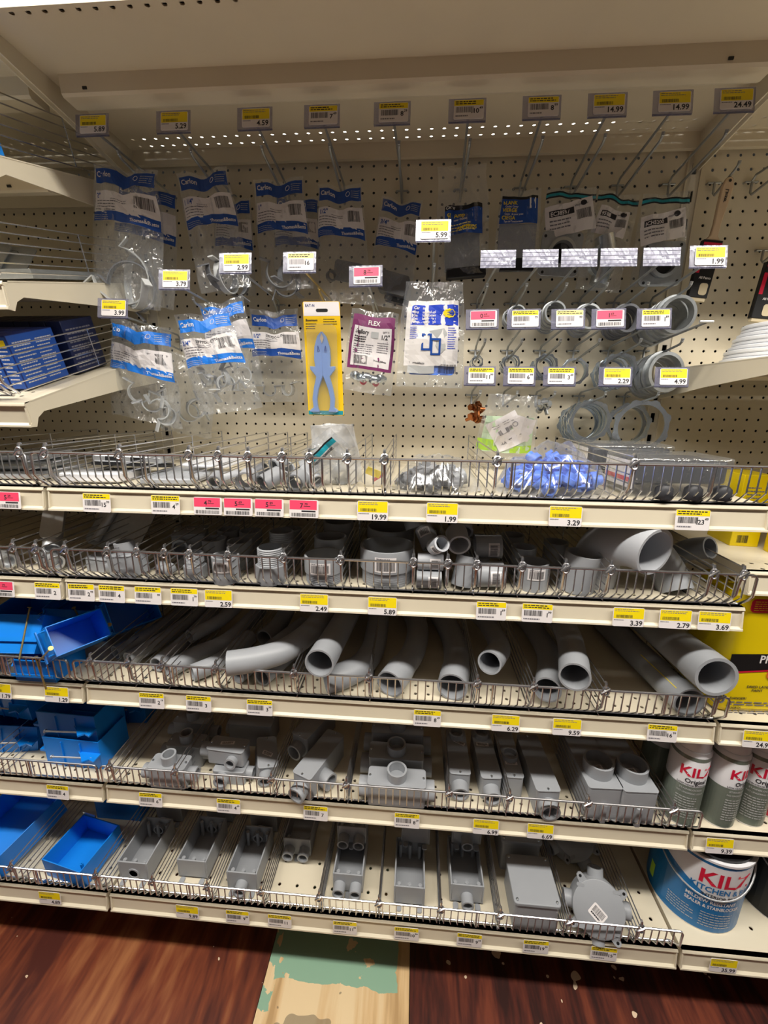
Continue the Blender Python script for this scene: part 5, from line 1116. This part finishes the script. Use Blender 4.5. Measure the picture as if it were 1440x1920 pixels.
# yellow card with fuse puller
t = thing('fuse_puller_card', 'yellow blister card with a light blue plastic fuse puller', 'blister card', (17.75, 5.2, 55.2), (2, 0, 0))
mb = MB(); o = [(-1.6, .45), (-1.5, .55), (1.4, .55), (1.5, .45), (1.65, -8.6), (-1.5, -8.6)]; mb.prism(o, 0, .05, 'card_yellow', 'xz'); part('backing_card', mb, t, smooth=0)
mb = MB(); F = lambda a, b: (a, -.01, b); G = lambda a, b: (a, -.02, b)
mb.add([F(-1.55, -.55), F(1.5, -.55), F(1.42, .52), F(-1.52, .52)], [(0, 1, 2, 3)], 'paper'); mb.text('EAT-N', G, -1.4, .15, .2, 'navy'); mb.rbox(-.5, .5, -.03, -.015, -.25, -.0, 'black', r=.12, plane='xz')
mb.text('Bussmann', G, -1.4, -.95, .18, 'ink'); mb.lines(G, -1.4, -.5, -1.6, -1.05, 3, 'ink', 2, .3); mb.lines(G, .1, 1.3, -1.25, -.7, 3, 'ink', 4, .3)
mb.rect(F, -1.48, 1.6, -8.55, -8.2, 'teal'); part('card_print', mb, t, smooth=0)
mb = MB(); H_ = [(0, -1.75), (.35, -2.15), (.62, -3.0), (.68, -3.9), (.6, -4.55), (1.05, -4.5), (1.05, -4.75), (.75, -5.1), (.55, -5.35), (.8, -6.3), (.95, -7.2), (.88, -7.9), (1.2, -8.15), (1.2, -8.3), (.35, -8.3), (.5, -7.9), (.55, -7.2), (.4, -6.4), (.1, -5.6), (-.05, -5.2)]
mb.prism([(a, b) for a, b in H_]+[(-.25, -4.6), (-.1, -2.4)], -.38, -.02, 'plier_blue', 'xz'); part('puller_arm', mb, t, bevel=.05)
mb = MB(); mb.prism([(-a-.05, b) for a, b in H_][::-1]+[(.1, -2.4), (.2, -4.6)][0:0], -.42, -.05, 'plier_blue', 'xz'); part('puller_arm', mb, t, bevel=.05)
mb = MB(); mb.prism([(0-.02, -1.9), (.16, -2.3), (0, -2.7), (-.16, -2.3)], -.44, -.4, 'wood_handle', 'xz')
part('jaw_gap', mb, t, smooth=0)
for s_ in (-.35, .3): mb = MB(); mb.sweep([(s_, -.45, -2.9), (s_*.6, -.45, -3.3), (s_*1.1, -.45, -3.35), (s_, -.45, -2.9)], .03, 'blue_ink', n=5); part('jaw_recess', mb, t)
mb = MB(); mb.rbox(-1.25, 1.3, -.55, -.5, -8.45, -1.2, 'blister', r=.6, plane='xz'); part('blister_shell', mb, t, 'clear plastic blister', bevel=.03)
# purple card bag
def purple(mb, F, w):
    mb.sheet(lambda u, v: F(0)(-1.9+3.8*u, .1-4.2*v), 10, 10, 'purple'); mb.sheet(lambda u, v: F(.02)(-1.65+3.3*u, -.75-3.1*v), 10, 8, 'paper')
    mb.text('FLEX', F(.03), -.5, -.55, .36, 'white', maxw=1.2); mb.text('Stallory', F(.04), -1.5, -1.3, .34, 'ink', maxw=1.2); mb.text('QTY 5', F(.04), .9, -1.1, .14, 'ink'); mb.text('1/2"', F(.04), .75, -1.6, .36, 'ink', maxw=.75)
    mb.lines(F(.04), -1.5, -.2, -2.0, -1.45, 3, 'ink', 3, .5); mb.lines(F(.04), -1.5, .4, -2.9, -2.05, 5, 'ink_soft', 5, .35); mb.lines(F(.04), .5, 1.5, -2.7, -1.8, 5, 'ink_soft', 6, .35)
    mb.barcode(F(.04), -1.4, -.2, -3.7, -3.0, 'ink', 9); mb.text('Thomas&Betts', F(.04), .3, -3.4, .14, 'ink', maxw=1.1)
    mb.rect(F(.04), -.1, .55, -1.55, -1.05, 'strap_grey')
t = bag('clear bag with purple bordered card over small metal connectors, under the pink 8 79 tag', (22.15, 5.2, 54.5), (3, 7, 0), 4.3, 6.5, .5, .5, 15, design=purple, pinch=.1, crumple=.12)
for k in range(5):
    mb = MB(); mb.lathe([(.3, -.4), (.38, -.35), (.38, .1), (.26, .15), (.26, .45), (.2, .45)], 'zinc', n=14, axis='y'); put(t, 'connector', mb, (-1.1+.55*k, -.1, -4.7-.12*(k % 2)), (0, 20*k, 40+25*k)) 
    if k in (1, 3): mb = MB(); mb.lathe([(.4, 0), (.4, .1), (.2, .1)], 'red', n=14, axis='y'); put(t, 'red_bushing', mb, (-1.0+.55*k, -.25, -5.0), (0, 0, 50))
# extender bag
def extender(mb, F, w):
    x0, x1 = -2.0, 2.0
    mb.sheet(lambda u, v: F(0)(x0+(x1-x0)*u, -1.1-4.8*v), 10, 12, 'white'); mb.sheet(lambda u, v: F(.015)(x0+.35+(x1-x0-.4)*u, -1.4-1.45*v), 8, 5, 'royal')
    mb.text('Carlon', F(.03), x0+.5, -1.7, .22, 'white')
    for k, s_ in enumerate(('Single or Multiple', 'Gang Box Extender', 'Extendedor de caja', 'simple o multiple')): mb.text(s_, F(.03), x0+.5, -1.98-.24*k, .19, 'white', maxw=2.3)
    mb.add([F(.04)(1.25+.5*cos(2*pi*k/20)*(1 if k % 2 else .88), -2.0+.34*sin(2*pi*k/20)*(1 if k % 2 else .88)) for k in range(20)], [tuple(range(20))], 'yellow')
    mb.lines(F(.045), .95, 1.55, -2.2, -1.85, 2, 'ink_soft', 2, .4)
    mb.lines(F(.02), x0+.35, x0+1.0, -3.9, -2.95, 7, 'royal', 3, .4); mb.lines(F(.02), x1-.8, x1-.15, -4.6, -2.95, 10, 'royal', 4, .4)
    mb.add([F(.02)(*p) for p in ((-.2, -3.3), (.9, -3.1), (1.15, -3.4), (1.05, -4.6), (.7, -5.0), (.3, -4.4))], [(0, 1, 2, 3, 4, 5)], 'strap_grey')
    for a, b in ((-.75, -3.5), (-.05, -3.85)):
        for q in ((a, a+.14, b-1.1, b), (a+.6, a+.75, b-1.15, b-.1), (a, a+.75, b-.15, b), (a, a+.75, b-1.25, b-1.1)): mb.rect(F(.035), *q, 'blue_ink')
    mb.text('Thomas&Betts', F(.02), x0+.4, -5.75, .14, 'ink', maxw=1.2); mb.barcode(F(.02), .6, 1.9, -6.45, -5.75, 'ink', 5); mb.sheet(lambda u, v: F(.01)(x0+.3+2*u, -5.9-.6*v), 4, 2, 'strap_grey')
t = bag('clear bag with white card picturing a blue box extender, hung at tag 5.99', (26.9, 6.1, 56.6), (2, 1, 0), 4.9, 7.9, .3, .55, 16, design=extender, pinch=0, crumple=.14, bottom=1.12)
mb = MB(); mb.rbox(-1.9, 1.9, 0, .5, -5.2, 0, 'peri_plastic', r=.3, plane='xz'); put(t, 'box_extender', mb, (.1, .0, -1.4), (0, 0, 0))
# green bag
def green(mb, F, w):
    mb.sheet(lambda u, v: F(-.01)(-2.0+4.0*u, -1.6-3.2*v), 8, 6, 'pale_green'); mb.sheet(lambda u, v: F(.0)(-2.3+1.6*u, -3.7-1.0*v), 4, 2, 'lime'); mb.sheet(lambda u, v: F(.0)(.3+1.7*u, -4.1-.7*v), 4, 2, 'lime')
    def P(cx, cz, ang, e): 
        c, s_ = cos(R(ang)), sin(R(ang)); return lambda a, b: F(e)(cx+a*c-b*s_, cz+a*s_+b*c)
    G = P(1.1, -2.6, -12, .02); mb.sheet(lambda u, v: G(-.9+1.8*u, -1+2*v), 5, 5, 'paper')
    G = P(-.1, -2.9, 32, .04); K = P(-.1, -2.9, 32, .06); mb.sheet(lambda u, v: G(-1.3+2.6*u, -1.4+2.8*v), 6, 6, 'paper')
    mb.barcode(K, -.7, .5, -.1, .35, 'ink_soft', 3); mb.lines(K, -1.1, 1.0, .6, 1.0, 2, 'ink_soft', 4, .2); mb.lines(K, -.2, 1.0, -.75, -.55, 1, 'ink', 5, .3); mb.text('ELLA', K, -1.1, -.9, .22, 'ink_soft')
    mb.sweep([K(.8+.2*cos(a), .3+.2*sin(a)) for a in [2*pi*k/12 for k in range(12)]], .02, 'ink_soft', n=4, closed=True)
t = bag('crumpled clear bag with pale green cards and white papers, hung over the bins', (34.0, 4.4, 48.3), (8, 2, 0), 4.6, 5.6, .2, .5, 17, design=green, pinch=0, crumple=.3, bottom=1.15, m='clear_bag')
# ---------------------------------------------------------------- goods lying in the topmost bins
z = DK[0]
def flatpack(label, loc, rot, w, l, h, inner='white_plastic', dark=False):
    t = thing('wrapped_plate', label, 'wrapped plate', loc, rot)
    mb = MB(); mb.rbox(-w/2, w/2, 0, l, 0, h, inner, r=.3); 
    part('plate', mb, t, bevel=.12)
    if dark:
        for xx in (-w*.2, w*.15): mb = MB(); mb.box(xx-.5, xx+.5, -.02, .0, h*.2, h*.8, 'black'); part('slot', mb, t)
        mb = MB(); mb.rbox(-w/2-.1, w/2+.1, .1, l+.2, -.25, -.02, 'black', r=.3); part('dark_base', mb, t)
    mb = MB(); f = lambda u, v: (-w/2-.35+(w+.7)*u, -.3+(l+.6)*v, h+.08+.12*noise.noise(Vector((u*6, v*6, loc[0])))-.5*max(0, abs(u-.5)*2-.85)*6*.3)
    mb.sheet(f, 14, 14, 'clear_bag'); part('plastic_wrap', mb, t, 'clear plastic wrap', smooth=0); return t
flatpack('white flat plate in clear wrap, front left of the topmost bins', (2.2, 14.2, z+.15), (-4, 0, 6), 4.4, 4.5, .7)
flatpack('silver and black flat cover in clear wrap behind the white plate, topmost bins', (4.2, 12.6, z+1.4), (-8, 4, 18), 4.8, 4.2, .55, 'alu', True)
flatpack('pale grey flat plate in clear wrap, third from the left in the topmost bins', (8.0, 14.1, z+.1), (0, 0, 4), 4.0, 5.5, .45, 'pvc_light')
flatpack('thin grey wrapped plate resting behind the pale grey one', (9.3, 11.2, z+.9), (4, 0, -10), 4.0, 4.0, .25, 'white_plastic')
for k in range(3): flatpack('flat grey plate at the far left of the topmost bins, %s from the bottom' % ordn[k], (-4.6-.8*k, 13.5-k, z+.1+.55*k), (0, 0, 4+8*k), 5.2, 4.5, .4, 'galv' if k % 2 else 'pvc_light')
for k, (x, D, zz, r, L_, rot, m) in enumerate([(11.7, 14.0, .55, .5, 1.2, (-80, 0, 10), 'pvc'), (12.3, 13.2, .6, .45, 1.4, (0, 80, 30), 'pvc_light'), (14.15, 14.4, .72, .68, 1.3, (-84, 0, 8), 'pvc_light'), (14.3, 12.4, .8, .6, 1.3, (0, 60, 0), 'pvc_dark'),
        (15.7, 13.9, .7, .62, 1.5, (-70, 0, -40), 'pvc'), (16.3, 12.6, 1.0, .55, 1.2, (30, 40, 0), 'pvc_light'), (16.0, 13.0, 1.6, .5, 1.0, (0, 80, 60), 'pvc'), (17.7, 14.3, .7, .62, 1.3, (-82, 0, -6), 'pvc'), (18.3, 13.0, .8, .6, 1.5, (-60, 0, 50), 'pvc_light'), (18.0, 12.2, 1.5, .5, 1.3, (0, 70, 20), 'pvc'), (20.2, 11.5, .7, .6, 1.4, (-80, 0, 30), 'pvc')]):
    t = thing('small_pipe_fitting', 'small grey pipe fitting in the narrow topmost bins, %s from the left' % ordn[k], 'pipe fitting', (x, D, z+zz), rot)
    mb = MB(); mb.lathe([(r-.12, -L_/2), (r, -L_/2), (r, L_/2), (r-.12, L_/2), (r-.12, -L_/2)], m, n=22); part('barrel', mb, t)
    mb = MB(); mb.rbox(-.28, .28, r-.05, r+.45, -.15, .0, m, r=.18, plane='xy'); part('mounting_ear', mb, t)
    if k == 6: sticker(t, .8, .5, (0, -r-.01, 0), (0, 0, 0), 3)
# milky bag with teal strip
def tealstrip(mb, F, w):
    mb.sheet(lambda u, v: F(.0)(-1.5+2.6*u, -.2-.12*v+1.0*u*0), 10, 1, 'black'); mb.sheet(lambda u, v: F(.0)(-1.5+2.6*u, -.32-.35*v), 10, 2, 'teal'); mb.sheet(lambda u, v: F(.0)(-1.5+2.6*u, -.67-.3*v), 10, 2, 'strap_grey'); mb.text('electrocenter', F(.02), -1.4, -.92, .25, 'ink', maxw=2.4)
bag('milky plastic bag with teal strip propped upright between the dividers, topmost bins', (20.0, 13.2, z+4.2), (14, -4, 0), 3.4, 4.6, .3, .7, 18, m='milky_bag', design=None, pinch=0, crumple=.3)
mbx = bag('thin strip of clear bag printed teal, standing slanted before the milky bag', (19.2, 13.9, z+3.2), (14, -42, 0), 3.0, 2.4, .4, .1, 19, m='clear_bag', design=tealstrip, pinch=0, crumple=.12)
t = bag('small clear bag with yellow and red insert, right of the milky bag', (22.8, 13.4, z+2.2), (24, -10, 0), 2.0, 2.6, .2, .3, 20, pinch=0, crumple=.25)
mb = MB(); mb.box(-.5, .6, 0, .05, -.6, 0, 'yellow'); mb2 = MB(); mb2.box(-.6, .5, 0, .06, -.25, 0, 'red'); put(t, 'yellow_insert', mb, (0, .0, -.9), (0, 35, 0)); put(t, 'red_insert', mb2, (.2, -.05, -1.5), (0, -25, 0))
def heap(label, X, D, z, rx, ry, rz, seed, items, n, m='clear_heap', crumple=.3, itemname='part'):
    t = thing('filled_bag', label, 'filled bag', (X, D, z)); mb = MB()
    def f(u, v, side=1):
        a = 2*pi*u; r = v; x = rx*r*cos(a); y = ry*r*sin(a); e = (1-r**2.4)
        nn = noise.noise(Vector((x*.9+seed, y*.9, seed))); n2 = noise.noise(Vector((x*2.4+seed, y*2.4, seed+5)))
        return (x*(1+.1*nn), y*(1+.1*n2), max(.05, .15+rz*e*(1+.3*nn)+.18*n2*crumple*3*(1-r*.5)))
    mb.sheet(lambda u, v: f(u, max(v, .001)), 44, 16, m); o = part('film', mb, t, 'clear crinkled plastic film', smooth=0)
    for p_ in o.data.polygons: p_.use_smooth = True
    rr = random.Random(seed); protos = [it() for it in items]; meshes = [mesh_of(q[1], q[0]) for q in protos]
    for k in range(n):
        a = rr.uniform(0, 2*pi); r = math.sqrt(rr.uniform(0, .72)); x = rx*.86*r*cos(a); y = ry*.86*r*sin(a); top = rz*(1-(r*.95)**2.4)*.86
        i = k % len(meshes); c = bpy.data.objects.new(protos[i][0], meshes[i]); COL.objects.link(c); c.parent = t
        c.location = (x*S, y*S, max(.6, rr.uniform(.35, 1)*top-.15)*S); c.rotation_euler = tuple(rr.uniform(0, 6.28) for _ in range(3))
    return t
def plug(m):
    def g():
        mb = MB(); mb.lathe([(.45, -.3), (.5, -.25), (.5, .1), (.36, .15), (.34, .5), (.22, .5), (.22, -.3)], m, n=16); mb.box(-.12, .12, -.6, -.4, -.2, .3, m); return ('cable_connector', mb)
    return g
heap('low clear bag full of dark grey connectors, middle of the topmost bins', 27.3, 12.6, z, 3.3, 2.6, 2.3, 31, [plug('pvc_dark'), plug('pvc')], 34)
heap('large clear bag heaped with bright blue plastic connectors in the topmost bins', 35.3, 12.6, z, 4.0, 3.0, 3.1, 32, [plug('peri_plastic')], 70)
def clamsh(label, loc, rot, w=6.4, l=4.5, h=2.6, wrap=True):
    t = thing('clamshell_package', label, 'package', loc, rot)
    mb = MB(); mb.rbox(-w/2+.3, w/2-.3, .2, l-.2, .9, h-.25, 'charcoal', r=.4); part('dark_product', mb, t, bevel=.15)
    for k in range(3): mb = MB(); mb.lathe([(.5, 0), (.55, .1), (.5, .7), (.3, .9), (0, .9)], 'charcoal', n=18); put(t, 'product_foot', mb, (-w*.28+w*.28*k, 1.0, .15), (0, 0, 0))
    mb = MB(); mb.box(-w/2+.05, -w/2+.1, .3, l-.3, .5, h-.3, 'paper'); mb.box(-w/2+.02, -w/2+.04, .5, l-.5, .9, 1.2, 'red'); part('side_insert', mb, t, 'white insert with red print')
    mb = MB(); mb.rbox(-w/2, w/2, 0, l, 0, h, 'clear_bag' if wrap else 'blister', r=.5, n=4); part('clear_shell', mb, t, 'clear plastic shell', bevel=.15); return t
clamsh('wrapped clear shell package with dark outdoor cover, front right of the topmost bins', (43.3, 14.2, z+.1), (0, 0, 2))
clamsh('clear shell package with dark outdoor cover behind the front one', (42.3, 9.0, z+.1), (0, 0, -3), h=2.9)
